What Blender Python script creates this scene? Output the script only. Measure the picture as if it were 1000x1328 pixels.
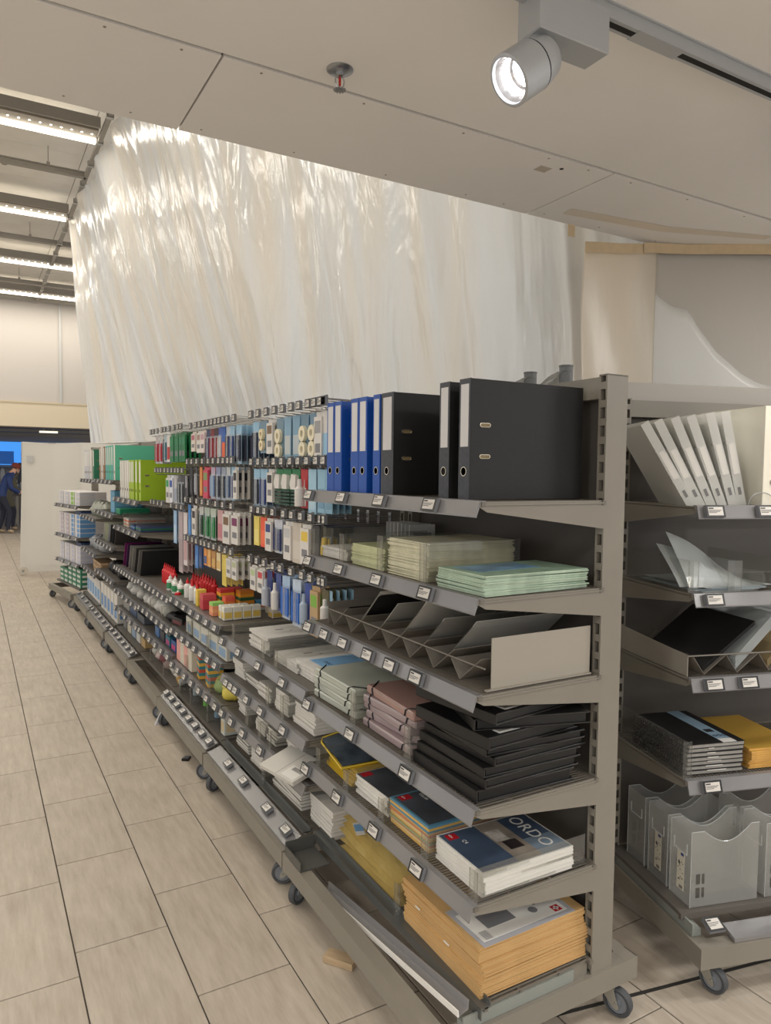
import bpy, bmesh, math, random
from mathutils import Matrix, Vector, Euler
random.seed(7)
R = math.radians
for o in list(bpy.data.objects): bpy.data.objects.remove(o)
scene = bpy.context.scene
COL = scene.collection

# ------------------------------------------------------------------ camera, world, exposure
cam_d = bpy.data.cameras.new('camera'); cam = bpy.data.objects.new('camera', cam_d); COL.objects.link(cam)
cam_d.sensor_fit = 'HORIZONTAL'; cam_d.sensor_width = 36.0; cam_d.lens = 938.235 / 1000 * 36.0
cam_d.clip_start = 0.05; cam_d.clip_end = 200
yaw, pitch, roll, CAMZ = .5197, .0550, .0106, 1.5908
fw = Vector((math.sin(yaw)*math.cos(pitch), math.cos(yaw)*math.cos(pitch), -math.sin(pitch)))
rt = Vector((math.cos(yaw), -math.sin(yaw), 0)); up = rt.cross(fw)
r2 = rt*math.cos(roll)+up*math.sin(roll); u2 = up*math.cos(roll)-rt*math.sin(roll)
cam.matrix_world = Matrix(((r2.x, u2.x, -fw.x, 0), (r2.y, u2.y, -fw.y, 0), (r2.z, u2.z, -fw.z, CAMZ), (0, 0, 0, 1)))
scene.camera = cam
vs = scene.view_settings
vs.view_transform = 'Standard'; vs.look = 'None'; vs.gamma = 1.0; vs.use_curve_mapping = False; vs.exposure = 0.14
w = bpy.data.worlds.new('hall_ambient'); scene.world = w; w.use_nodes = True
bg = w.node_tree.nodes['Background']; bg.inputs[0].default_value = (1.0, .985, .965, 1); bg.inputs[1].default_value = .8

def lamp(name, typ, loc, energy, color=(1, .95, .88), size=None, size_y=None, aim=None, spot=None, blend=.6):
    l = bpy.data.lights.new(name, typ); l.energy = energy; l.color = color
    if typ == 'AREA':
        l.shape = 'RECTANGLE' if size_y else 'DISK'; l.size = size
        if size_y: l.size_y = size_y
    elif size: l.shadow_soft_size = size
    if typ == 'SPOT': l.spot_size = R(spot); l.spot_blend = blend
    o = bpy.data.objects.new(name, l); COL.objects.link(o); o.location = loc
    if aim: o.rotation_euler = (Vector(aim)-Vector(loc)).to_track_quat('-Z', 'Y').to_euler()
    return o
CEIL = 2.65      # suspended ceiling over the near part of the shop
HALL = 5.5       # ceiling of the hall beyond
# unseen fill lamps added to brighten the near shop, beside and behind the viewer
for i, (x, y) in enumerate(((-1.6, .4), (-1.6, -1.9), (.6, -1.9), (2.9, -1.6), (3.6, .2))):
    lamp('fill_lamp_light', 'AREA', (x, y, CEIL-.06), 34, (1, .985, .96), .9, .3)
FILL_LAMPS = ((-1.6, .4), (-1.6, -1.9), (.6, -1.9), (2.9, -1.6), (3.6, .2))

# ------------------------------------------------------------------ materials
def srgb(c):
    return tuple(((v/255)/12.92 if v/255 <= .04045 else ((v/255+.055)/1.055)**2.4) for v in c)+(1,)
MATS = {}
def mat(name, rgb, rough=.5, metal=0, var=0, vscale=8, bump=0, bscale=200, coat=0, stretch=None, emit=0, spec=.5):
    if name in MATS: return MATS[name]
    m = bpy.data.materials.new(name); m.use_nodes = True; MATS[name] = m
    nt = m.node_tree; N = nt.nodes; L = nt.links; b = N['Principled BSDF']
    col = srgb(rgb); b.inputs['Base Color'].default_value = col
    b.inputs['Roughness'].default_value = rough; b.inputs['Metallic'].default_value = metal
    b.inputs['Specular IOR Level'].default_value = spec
    if coat: b.inputs['Coat Weight'].default_value = coat; b.inputs['Coat Roughness'].default_value = .15
    if emit:
        b.inputs['Emission Color'].default_value = col; b.inputs['Emission Strength'].default_value = emit
    if var or bump:
        tc = N.new('ShaderNodeTexCoord'); mp = N.new('ShaderNodeMapping'); L.new(tc.outputs['Object'], mp.inputs[0])
        if stretch: mp.inputs['Scale'].default_value = stretch
    if var:
        nz = N.new('ShaderNodeTexNoise'); nz.inputs['Scale'].default_value = vscale; nz.inputs['Detail'].default_value = 4
        L.new(mp.outputs[0], nz.inputs['Vector'])
        cr = N.new('ShaderNodeValToRGB'); cr.color_ramp.elements[0].position = .3; cr.color_ramp.elements[1].position = .7
        cr.color_ramp.elements[0].color = tuple(max(0, c*(1-var)) for c in col[:3])+(1,)
        cr.color_ramp.elements[1].color = tuple(min(1, c*(1+var)) for c in col[:3])+(1,)
        L.new(nz.outputs['Fac'], cr.inputs[0]); L.new(cr.outputs[0], b.inputs['Base Color'])
    if bump:
        n2 = N.new('ShaderNodeTexNoise'); n2.inputs['Scale'].default_value = bscale; L.new(mp.outputs[0], n2.inputs['Vector'])
        bp = N.new('ShaderNodeBump'); bp.inputs['Strength'].default_value = bump; bp.inputs['Distance'].default_value = .002
        L.new(n2.outputs['Fac'], bp.inputs['Height']); L.new(bp.outputs[0], b.inputs['Normal'])
    return m
def film(name, rgb, clear=.8, trans=.3, rough=.15, gloss=.5, ior=1.45):
    """thin plastic: part clear, part milky (diffuse + translucent), with a fresnel gloss"""
    if name in MATS: return MATS[name]
    m = bpy.data.materials.new(name); m.use_nodes = True; MATS[name] = m
    nt = m.node_tree; N = nt.nodes; L = nt.links; N.remove(N['Principled BSDF']); out = N['Material Output']
    c = srgb(rgb)
    tp = N.new('ShaderNodeBsdfTransparent'); tp.inputs[0].default_value = tuple(.5+.5*v for v in c[:3])+(1,)
    df = N.new('ShaderNodeBsdfDiffuse'); df.inputs[0].default_value = c
    tl = N.new('ShaderNodeBsdfTranslucent'); tl.inputs[0].default_value = c
    m1 = N.new('ShaderNodeMixShader'); m1.inputs[0].default_value = trans; L.new(df.outputs[0], m1.inputs[1]); L.new(tl.outputs[0], m1.inputs[2])
    m2 = N.new('ShaderNodeMixShader'); m2.inputs[0].default_value = clear; L.new(m1.outputs[0], m2.inputs[1]); L.new(tp.outputs[0], m2.inputs[2])
    gl = N.new('ShaderNodeBsdfGlossy'); gl.inputs['Roughness'].default_value = rough
    fr = N.new('ShaderNodeLayerWeight'); fr.inputs[0].default_value = .2
    mu = N.new('ShaderNodeMath'); mu.operation = 'MULTIPLY_ADD'; mu.inputs[1].default_value = gloss*.6; mu.inputs[2].default_value = gloss*.05; L.new(fr.outputs['Facing'], mu.inputs[0])
    m3 = N.new('ShaderNodeMixShader'); L.new(mu.outputs[0], m3.inputs[0]); L.new(m2.outputs[0], m3.inputs[1]); L.new(gl.outputs[0], m3.inputs[2])
    L.new(m3.outputs[0], out.inputs[0])
    return m

# ------------------------------------------------------------------ mesh helpers
class MB:
    def __init__(s): s.v = []; s.f = []; s.m = []
    def face(s, idx, m=0): s.f.append(tuple(idx)); s.m.append(m)
    def poly(s, pts, m=0):
        b = len(s.v); s.v += [tuple(p) for p in pts]; s.face(range(b, b+len(pts)), m); return s
    def box(s, x0, x1, y0, y1, z0, z1, m=0, mt=None, mf=None):
        """mt: material of top/bottom, mf: of the -x face"""
        b = len(s.v); s.v += [(x, y, z) for x in (x0, x1) for y in (y0, y1) for z in (z0, z1)]
        q = lambda *i: tuple(b+k for k in i)
        s.face(q(0, 1, 3, 2), m if mf is None else mf); s.face(q(4, 6, 7, 5), m); s.face(q(0, 4, 5, 1), m); s.face(q(2, 3, 7, 6), m)
        t = m if mt is None else mt
        s.face(q(0, 2, 6, 4), m if mt is None else m); s.face(q(1, 5, 7, 3), t); return s
    def prism(s, pts, a, b, axis='y', m=0, mc=None):
        """pts: 2D outline; axis y: (x,z) ; x: (y,z) ; z: (x,y)"""
        base = len(s.v); n = len(pts)
        P = {'y': lambda p, t: (p[0], t, p[1]), 'x': lambda p, t: (t, p[0], p[1]), 'z': lambda p, t: (p[0], p[1], t)}[axis]
        s.v += [P(p, a) for p in pts]+[P(p, b) for p in pts]
        c = m if mc is None else mc
        s.face(list(range(base, base+n)), c); s.face(list(range(base+2*n-1, base+n-1, -1)), c)
        for i in range(n):
            j = (i+1) % n; s.face((base+i, base+n+i, base+n+j, base+j), m)
        return s
    def tube(s, pts, r, n=6, m=0, close=False, caps=True):
        pts = [Vector(p) for p in pts]; base = len(s.v); k = len(pts); up0 = None
        rr = r if isinstance(r, (list, tuple)) else [r]*k
        for i, p in enumerate(pts):
            if close: d = pts[(i+1) % k]-pts[i-1]
            else: d = pts[min(i+1, k-1)]-pts[max(i-1, 0)]
            d.normalize()
            if up0 is None: up0 = d.orthogonal().normalized()
            a = (up0-d*up0.dot(d))
            a = a.normalized() if a.length > 1e-6 else d.orthogonal().normalized()
            up0 = a; b = d.cross(a)
            for j in range(n):
                t = 2*math.pi*j/n+math.pi/n; s.v.append(tuple(p+(a*math.cos(t)+b*math.sin(t))*rr[i]))
        for i in range(k if close else k-1):
            i2 = (i+1) % k
            for j in range(n):
                j2 = (j+1) % n; s.face((base+i*n+j, base+i*n+j2, base+i2*n+j2, base+i2*n+j), m)
        if caps and not close:
            s.face([base+j for j in range(n-1, -1, -1)], m); s.face([base+(k-1)*n+j for j in range(n)], m)
        return s
    def lathe(s, prof, n=16, m=0, M=None, ms=None, caps=True):
        """prof: (r, z) list; ms: material per band"""
        base = len(s.v); M = M or Matrix()
        for r, z in prof:
            for j in range(n):
                t = 2*math.pi*j/n; s.v.append(tuple(M @ Vector((r*math.cos(t), r*math.sin(t), z))))
        for i in range(len(prof)-1):
            for j in range(n):
                j2 = (j+1) % n; s.face((base+i*n+j, base+i*n+j2, base+(i+1)*n+j2, base+(i+1)*n+j), ms[i] if ms else m)
        if caps and prof[0][0] > 1e-5: s.face([base+j for j in range(n-1, -1, -1)], ms[0] if ms else m)
        if caps and prof[-1][0] > 1e-5: s.face([base+(len(prof)-1)*n+j for j in range(n)], ms[-1] if ms else m)
        return s
    def grid(s, P, nu, nv, m=0, flip=False):
        """P(i,j)->point or None"""
        base = len(s.v)
        for i in range(nu+1):
            for j in range(nv+1): s.v.append(tuple(P(i, j)))
        for i in range(nu):
            for j in range(nv):
                a = base+i*(nv+1)+j; q = (a, a+nv+1, a+nv+2, a+1); s.face(q[::-1] if flip else q, m)
        return s
    def xf(s, M, start=0):
        for i in range(start, len(s.v)): s.v[i] = tuple(M @ Vector(s.v[i]))
        return s
    def add(s, o, M=None):
        b = len(s.v); s.v += [tuple(M @ Vector(p)) if M else p for p in o.v]
        s.f += [tuple(b+i for i in f) for f in o.f]; s.m += o.m; return s
    def mesh(s, name, mats, smooth=False):
        me = bpy.data.meshes.new(name); me.from_pydata(s.v, [], s.f)
        for mm in mats: me.materials.append(mm)
        if len(mats) > 1: me.polygons.foreach_set('material_index', s.m)
        if smooth:
            me.polygons.foreach_set('use_smooth', [True]*len(me.polygons))
        me.update(); 
        if smooth: me.set_sharp_from_angle(angle=R(38))
        return me
def lst(m): return m if isinstance(m, (list, tuple)) else [m]
def obj(name, mb, mats, parent=None, loc=None, rot=None, smooth=False):
    me = mb.mesh(name, lst(mats), smooth) if isinstance(mb, MB) else mb
    o = bpy.data.objects.new(name, me); COL.objects.link(o)
    if parent: o.parent = parent
    if loc: o.location = loc
    if rot: o.rotation_euler = rot
    return o
def tag(o, label=None, cat=None, group=None, kind=None):
    if label: o['label'] = label
    if cat: o['category'] = cat
    if group: o['group'] = group
    if kind: o['kind'] = kind
    return o
def thing(name, label, cat, loc=(0, 0, 0), rz=0, group=None):
    o = bpy.data.objects.new(name, None); COL.objects.link(o); o.empty_display_size = .05
    o.location = loc; o.rotation_euler = (0, 0, rz); return tag(o, label, cat, group)
def copy_tree(o, parent=None):
    c = o.copy(); COL.objects.link(c); c.parent = parent
    for ch in o.children: copy_tree(ch, c)
    return c
def put(o, loc, rz=None, label=None, group=None, rot=None):
    o.location = loc
    if rz is not None: o.rotation_euler = (0, 0, rz)
    if rot: o.rotation_euler = rot
    if label: o['label'] = label
    if group: o['group'] = group
    return o
class Proto:
    """first use places the original, later uses place copies of it with its parts"""
    def __init__(s, o): s.o = o; s.used = False
    def __call__(s, loc, rz=None, label=None, group=None, rot=None):
        c = copy_tree(s.o) if s.used else s.o
        s.used = True
        return put(c, loc, rz, label, group, rot)
def bev(w_, d_, h_, b=.002, seg=1):
    """bevelled box, base at z=0, centred in x,y -> MB"""
    bm = bmesh.new(); bmesh.ops.create_cube(bm, size=1)
    for v in bm.verts: v.co = Vector((v.co.x*w_, v.co.y*d_, (v.co.z+.5)*h_))
    bmesh.ops.bevel(bm, geom=list(bm.edges), offset=b, segments=seg, affect='EDGES', profile=.5)
    mb = MB(); bm.verts.index_update()
    mb.v = [tuple(v.co) for v in bm.verts]; mb.f = [tuple(v.index for v in f.verts) for f in bm.faces]; mb.m = [0]*len(mb.f); bm.free()
    return mb
def lettering(body, size, m, parent, loc, rot=(0, 0, 0), name='lettering', align='LEFT', spacing=1.0):
    c = bpy.data.curves.new(name, 'FONT'); c.body = body; c.size = size; c.extrude = .00015; c.align_x = align; c.space_character = spacing; c.resolution_u = 3
    tmp = bpy.data.objects.new('tmp', c); COL.objects.link(tmp); me = bpy.data.meshes.new_from_object(tmp); bpy.data.objects.remove(tmp)
    me.materials.clear(); me.materials.append(m); o = bpy.data.objects.new(name, me); COL.objects.link(o); o.parent = parent; o.location = loc; o.rotation_euler = rot
    return o
ORD = ['first', 'second', 'third', 'fourth', 'fifth', 'sixth', 'seventh', 'eighth', 'ninth', 'tenth', 'eleventh', 'twelfth', 'thirteenth', 'fourteenth', 'fifteenth',
       'sixteenth', 'seventeenth', 'eighteenth', 'nineteenth', 'twentieth', 'twenty-first', 'twenty-second']

TAUPE = mat('taupe_powder_coat', (132, 126, 115), .42, 0, .04, 6)
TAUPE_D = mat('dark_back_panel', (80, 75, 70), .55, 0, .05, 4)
STEEL = mat('zinc_steel', (175, 175, 172), .32, .9)
CHROME = mat('chrome_wire', (190, 190, 190), .2, .95)
BLACK = mat('black_plastic', (26, 26, 27), .4)
DARKSLOT = mat('dark_slot', (20, 19, 18), .8)
RUBBER = mat('grey_rubber', (70, 72, 75), .6)
RAIL = film('grey_rail_plastic', (160, 158, 158), .3, .25, .22, .7)
SCREEN = mat('label_screen', (205, 200, 192), .4)
PRINT = mat('dark_print', (45, 44, 46), .6)
CLEAR = film('clear_acrylic', (228, 228, 224), .95, .2, .06, .4)
WHITE = mat('white_paper', (222, 219, 212), .7)
PAGES = mat('page_edges', (214, 210, 202), .85, 0, .1, 30, stretch=(1, 1, 40))
# ------------------------------------------------------------------ floor
def floor_mat():
    m = bpy.data.materials.new('wood_look_stoneware'); m.use_nodes = True; nt = m.node_tree; N = nt.nodes; L = nt.links; b = N['Principled BSDF']
    ge = N.new('ShaderNodeNewGeometry'); oi = N.new('ShaderNodeObjectInfo')
    mp = N.new('ShaderNodeMapping'); mp.inputs['Scale'].default_value = (38, 5.0, 1); L.new(ge.outputs['Position'], mp.inputs[0])
    ad = N.new('ShaderNodeVectorMath'); L.new(mp.outputs[0], ad.inputs[0]); 
    mr = N.new('ShaderNodeMath'); mr.operation = 'MULTIPLY'; mr.inputs[1].default_value = 60; L.new(oi.outputs['Random'], mr.inputs[0])
    L.new(mr.outputs[0], ad.inputs[1])
    n1 = N.new('ShaderNodeTexNoise'); n1.inputs['Scale'].default_value = 1; n1.inputs['Detail'].default_value = 5; n1.inputs['Roughness'].default_value = .65; L.new(ad.outputs[0], n1.inputs['Vector'])
    cr = N.new('ShaderNodeValToRGB'); E = cr.color_ramp.elements; E[0].position = .28; E[0].color = srgb((166, 153, 137)); E[1].position = .72; E[1].color = srgb((190, 179, 164)); L.new(n1.outputs['Fac'], cr.inputs[0])
    n2 = N.new('ShaderNodeTexNoise'); n2.inputs['Scale'].default_value = 3.0; n2.inputs['Detail'].default_value = 2; L.new(ge.outputs['Position'], n2.inputs['Vector'])
    hs = N.new('ShaderNodeHueSaturation'); L.new(cr.outputs[0], hs.inputs['Color'])
    va = N.new('ShaderNodeMapRange'); va.inputs['From Min'].default_value = .3; va.inputs['From Max'].default_value = .7; va.inputs['To Min'].default_value = .92; va.inputs['To Max'].default_value = 1.06
    L.new(n2.outputs['Fac'], va.inputs['Value']); L.new(va.outputs[0], hs.inputs['Value'])
    L.new(hs.outputs[0], b.inputs['Base Color']); b.inputs['Roughness'].default_value = .48
    bp = N.new('ShaderNodeBump'); bp.inputs['Strength'].default_value = .25; bp.inputs['Distance'].default_value = .001; L.new(n1.outputs['Fac'], bp.inputs['Height']); L.new(bp.outputs[0], b.inputs['Normal'])
    return m
TILE = floor_mat()
def far_floor_mat():
    m = TILE.copy(); m.name = 'distant_stoneware'; nt = m.node_tree; N = nt.nodes; L = nt.links; b = N['Principled BSDF']
    ge = N.new('ShaderNodeNewGeometry'); mp = N.new('ShaderNodeMapping'); mp.inputs['Rotation'].default_value = (0, 0, R(90)); L.new(ge.outputs['Position'], mp.inputs[0])
    br = N.new('ShaderNodeTexBrick'); br.inputs['Scale'].default_value = 1; br.inputs['Brick Width'].default_value = .6; br.inputs['Row Height'].default_value = .3; br.inputs['Mortar Size'].default_value = .004
    br.inputs['Color1'].default_value = (1, 1, 1, 1); br.inputs['Color2'].default_value = (.95, .95, .95, 1); br.inputs['Mortar'].default_value = (.3, .29, .28, 1); L.new(mp.outputs[0], br.inputs['Vector'])
    mx = N.new('ShaderNodeMixRGB'); mx.blend_type = 'MULTIPLY'; mx.inputs[0].default_value = 1
    src = b.inputs['Base Color'].links[0].from_socket; L.new(src, mx.inputs[1]); L.new(br.outputs[0], mx.inputs[2]); L.new(mx.outputs[0], b.inputs['Base Color'])
    return m
GROUT = mat('grout', (70, 64, 58), .9)
g = MB(); g.box(-7, 7, -4, 12.3, -.12, -.004)
floor = tag(obj('floor', g, GROUT), 'floor of beige wood-look stoneware tiles', kind='structure')
g = MB(); g.box(-7, 7, 12.3, 34, -.12, -.0008); tag(obj('floor_beyond', g, far_floor_mat(), floor), 'far floor of the hall')
def tile_mesh():
    t = bev(.2955, .5955, .02, .0012); t.xf(Matrix.Translation((.15, .3, -.02))); return t.mesh('tile', [TILE])
TM = tile_mesh()
offs = {-1: .568, 0: .094, 1: .305, 2: .0, 3: .42, 4: .19, 5: .52, 6: .31, 7: .08, 8: .45, -2: .2}
for k in range(-2, 9):
    x = .2672-.0+.3*k
    y0 = -.6 if k >= 2 else .3
    y = offs[k]-.6*2
    while y < 12.3:
        near = y+.6 > .35+max(0, 0)
        lim = 12.3 if x < .9 else 3.25
        if near and y < lim: obj('tile', TM, TILE, floor, (x, y, 0))
        y += .6
# under and behind the shelves and outside the view the paving is one field
g = MB(); g.box(1.1672, 2.967, 3.7, 12.3, -.02, -.0008); g.box(-7, -.333, -4, 12.3, -.02, 0); g.box(2.967, 7, -4, 12.3, -.02, 0); g.box(-.333, 2.967, -4, -.7, -.02, -.0005)
fm = MATS.get('x') or far_floor_mat()
tag(obj('paving', g, fm, floor), kind='stuff')

g = MB(); g.prism([(1.30, 1.545), (2.35, 1.335), (2.352, 1.347), (1.302, 1.557)], -.001, .0015, 'z'); obj('expansion_joint', g, mat('black_joint', (40, 38, 36), .6), floor)
# ------------------------------------------------------------------ near suspended ceiling
BOARD = mat('painted_board', (236, 233, 229), .75, 0, .02, 3)
SEAM = 1.869; EDGE = 2.341
g = MB(); g.box(-5, 7, -4, EDGE-.012, CEIL+.05, CEIL+.14); g.box(-5, 7, -4, SEAM-.06, CEIL+.012, CEIL+.05); g.box(-5, 7, SEAM+.06, EDGE-.012, CEIL+.012, CEIL+.05)
ceiling = tag(obj('ceiling', g, mat('ceiling_void', (16, 15, 14), .9)), 'suspended ceiling of pale painted boards', kind='structure')
g = MB(); g.box(-5, 7, -4, SEAM-.008, CEIL, CEIL+.012); obj('board_field', g, BOARD, ceiling)
xs = [-4.0, -2.24, -.83, .578, 1.986, 3.394, 4.8, 6.2]
for i in range(len(xs)-1):
    g = MB(); g.box(xs[i]+.003, xs[i+1]-.003, SEAM+.006, EDGE-.0015*(i % 2), CEIL, CEIL+.012)
    b = obj('ceiling_board', g, BOARD, ceiling)
    g = MB()
    for fx in (.08, .3, .55, .8, .93):
        g.lathe([(.004, -.0008), (.004, .001)], 8, 0, Matrix.Translation((xs[i]+fx*1.408, SEAM+.03, CEIL)))
        g.lathe([(.0035, -.0008), (.0035, .001)], 8, 0, Matrix.Translation((xs[i]+fx*1.408-.05, EDGE-.04, CEIL)))
    obj('screw_heads', g, mat('screw_head', (140, 130, 120), .6), b)
    if i == 3:
        g = MB(); g.lathe([(.0075, -.001), (.0075, .001)], 10, 0, Matrix.Translation((1.80, SEAM+.07, CEIL))); obj('drill_hole', g, DARKSLOT, b)
        g = MB(); g.box(1.72, 1.77, SEAM+.085, SEAM+.125, CEIL-.0008, CEIL+.001); obj('filler_patch', g, mat('filler', (188, 178, 166), .9), b)
# upstand of the suspended ceiling to the hall roof
g = MB(); g.box(-5, 7, EDGE-.1, EDGE-.012, CEIL+.12, HALL+.3)
tag(obj('wall_upstand', g, mat('upstand_white', (214, 208, 198), .8)), 'white bulkhead above the edge of the suspended ceiling', kind='structure')

for k, (x, y) in enumerate(FILL_LAMPS):  # housings and glowing panels built round the added fill lamps
    t = thing('fill_lamp', ['added unseen fill lamp left of the viewer', 'added unseen fill lamp behind the viewer at left', 'added unseen fill lamp straight behind the viewer', 'added unseen fill lamp behind the viewer at right', 'added unseen fill lamp right of the viewer'][k], 'ceiling lamp', (x, y, CEIL), 0, 'added fill lamps')
    g = MB(); g.box(-.47, .47, -.17, .17, -.04, 0); obj('housing', g, mat('fill_lamp_white', (225, 225, 222), .5), t)
    g = MB(); g.box(-.45, .45, -.15, .15, -.045, -.04); obj('diffuser', g, mat('fill_lamp_diffuser', (255, 250, 240), .5, emit=3), t)
# sprinkler
sp = thing('sprinkler_head', 'chrome fire sprinkler with red bulb in the ceiling', 'sprinkler', (.863, 1.776, CEIL))
g = MB(); g.lathe([(.036, .001), (.036, -.002), (.030, -.006), (.012, -.007)], 24); obj('escutcheon', g, mat('sprinkler_chrome', (165, 168, 172), .25, .85), sp, smooth=True)
g = MB(); g.lathe([(.011, -.006), (.011, -.018), (.008, -.02), (.004, -.02)], 14); 
g.tube([(-.009, 0, -.016), (-.013, 0, -.028), (-.011, 0, -.040), (-.003, 0, -.050)], .0022, 6); g.tube([(.009, 0, -.016), (.013, 0, -.028), (.011, 0, -.040), (.003, 0, -.050)], .0022, 6)
obj('frame_arms', g, CHROME, sp, smooth=True)
g = MB(); g.lathe([(.003, -.02), (.0035, -.03), (.003, -.042)], 8); obj('glass_bulb', g, mat('red_bulb', (190, 30, 20), .15), sp, smooth=True)
g = MB()
for k in range(12):
    a = 2*math.pi*k/12; M = Matrix.Translation((0, 0, -.052)) @ Matrix.Rotation(a, 4, 'Z'); s0 = len(g.v); g.box(.004, .017, -.0022, .0022, -.001, .001); g.xf(M, s0)
g.lathe([(.0065, -.054), (.0065, -.050)], 10); obj('deflector', g, CHROME, sp)

# lighting track with its spotlight
GREYP = mat('silver_grey_lacquer', (178, 181, 184), .38, .25)
TY = 1.235
tr = thing('light_track', 'long silver-grey three-phase track under the ceiling', 'track', (1.0, TY, CEIL))
g = MB(); g.box(0, 2.6, -.018, .018, -.034, 0); obj('rail_body', g, GREYP, tr)
g = MB(); g.box(.0, 2.6, -.008, .008, -.0346, -.0338); obj('conductor_slot', g, DARKSLOT, tr)
g = MB(); g.box(.36, .52, -.02, .02, -.035, -.032); obj('feed_cover', g, GREYP, tr)
g = MB(); g.box(.02, 2.6, .0181, .024, -.004, .0); g.box(.02, 2.6, -.024, -.0181, -.004, 0); obj('mounting_flange', g, GREYP, tr)
def spotlight(loc, head_dir, label):
    t = thing('track_spotlight', label, 'spotlight', loc)
    g = MB(); g.add(bev(.20, .075, .098, .003), Matrix.Translation((.105, 0, -.133))); obj('driver_box', g, GREYP, t)
    g = MB(); g.box(.03, .19, -.016, .016, -.036, -.003); g.box(-.04, .05, -.02, .02, -.058, -.034); obj('track_adapter', g, GREYP, t)
    d = Vector(head_dir).normalized(); c = Vector((.0, -.0, -.205))
    Mh = Matrix.Translation(c) @ d.to_track_quat('Z', 'Y').to_matrix().to_4x4()
    g = MB(); g.lathe([(.0, -.075), (.030, -.075), (.043, -.062), (.052, -.028), (.0535, -.02)], 40, 0, Mh); h = obj('lamp_head', g, GREYP, t, smooth=True)
    g = MB(); g.lathe([(.0525, -.0205), (.0525, -.0165)], 40, 0, Mh); obj('joint_ring', g, DARKSLOT, h)
    g = MB(); g.lathe([(.0535, -.0165), (.0535, .052), (.0505, .0535), (.0465, .0535), (.0455, .046)], 40, 0, Mh, caps=False); obj('bezel', g, GREYP, h, smooth=True)
    g = MB(); g.lathe([(.0455, .046), (.040, .025), (.036, .012), (.031, .006)], 40, 0, Mh, caps=False); obj('reflector', g, mat('faceted_reflector', (200, 195, 188), .22, .95, .25, 60), h)
    g = MB(); g.lathe([(.032, .0062), (.0, .0075)], 24, 0, Mh); obj('led_emitter', g, mat('led_white', (235, 240, 255), .4, emit=26), h)
    g = MB(); g.tube([c+Vector((.02, 0, .06)), c+Vector((.035, 0, .085))], .016, 12); g.tube([c-d*.035, c+Vector((.02, 0, .062))], .024, 12); obj('swivel_joint', g, GREYP, t, smooth=True)
    p = Vector(loc)+c+d*.056
    lamp('spotlight_beam', 'SPOT', p, 26, (1, .98, .95), .03, aim=p+d, spot=62, blend=.8)
    return t
spotlight((1.035, TY-.005, CEIL), (-.80, .10, -.62), 'silver-grey track spotlight with glowing lamp and box-shaped driver')

spotlight((2.25, TY-.005, CEIL), (.02, .12, -.62), 'silver-grey track spotlight farther right on the track')

# ------------------------------------------------------------------ hall beyond: roof, beams, strip lights, far wall
ROOFP = mat('roof_panel', (228, 223, 214), .8, 0, .05, 2)
BEAMM = mat('roof_steel', (150, 145, 137), .5)
roof = MB(); roof.box(-9, 7, EDGE-.012, 19.2, HALL+.34, HALL+.42)
hall = tag(obj('hall_ceiling', roof, mat('roof_joint', (150, 144, 136), .8)), 'hall roof of pale panels', kind='structure')
PM = MB().box(0, 1.19, 0, .595, -.012, 0).mesh('roof_panel', [ROOFP])
yy = 9.0
while yy < 18.6:
    for xx in (-1.0, .2, 1.4):
        obj('roof_panel', PM, ROOFP, hall, (xx, yy, HALL+.34))
    yy += .6
def beam(y, z, wdt, hgt, name, label, x0=-6, x1=1.41):
    t = thing(name, label, 'beam', (0, y, z))
    g = MB(); g.box(x0, x1, -wdt/2, wdt/2, 0, .012); g.box(x0, x1, -wdt/2, wdt/2, hgt-.012, hgt); g.box(x0, x1, -.012, .012, .012, hgt-.012); obj('profile', g, BEAMM, t)
    for hx in (.18, .95):
        g = MB(); g.tube([(hx, 0, hgt), (hx, 0, HALL+.34-z)], .006, 6); g.box(hx-.02, hx+.02, -.02, .02, hgt, hgt+.04); obj('hanger', g, BEAMM, t)
for i, (y, lab) in enumerate(((10.7, 'grey roof beam between the nearest two strip lights'), (14.1, 'grey roof beam between the second and third strip lights'), (17.35, 'grey roof beam between the third and fourth strip lights'), (19.0, 'grey roof beam in front of the white far wall'))):
    beam(y, HALL, .07, .08, 'roof_beam', lab, -6, 1.41 if y < 12.7 else 4)
t = thing('roof_runner', 'long grey runner along the curtain crossing the strip lights', 'beam', (1.41, 8.0, HALL))
g = MB(); g.box(-.025, .025, 0, 11.0, -.0, .05); obj('profile', g, BEAMM, t)
for k in range(14):
    g = MB(); g.box(-.04, .04, .7+k*.75, .76+k*.75, -.012, .055); obj('clamp', g, STEEL, t)
LEDM = mat('strip_light_diffuser', (255, 246, 228), .5, emit=3.6)
DOTM = mat('strip_light_dots', (255, 250, 235), .5, emit=6)
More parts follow.
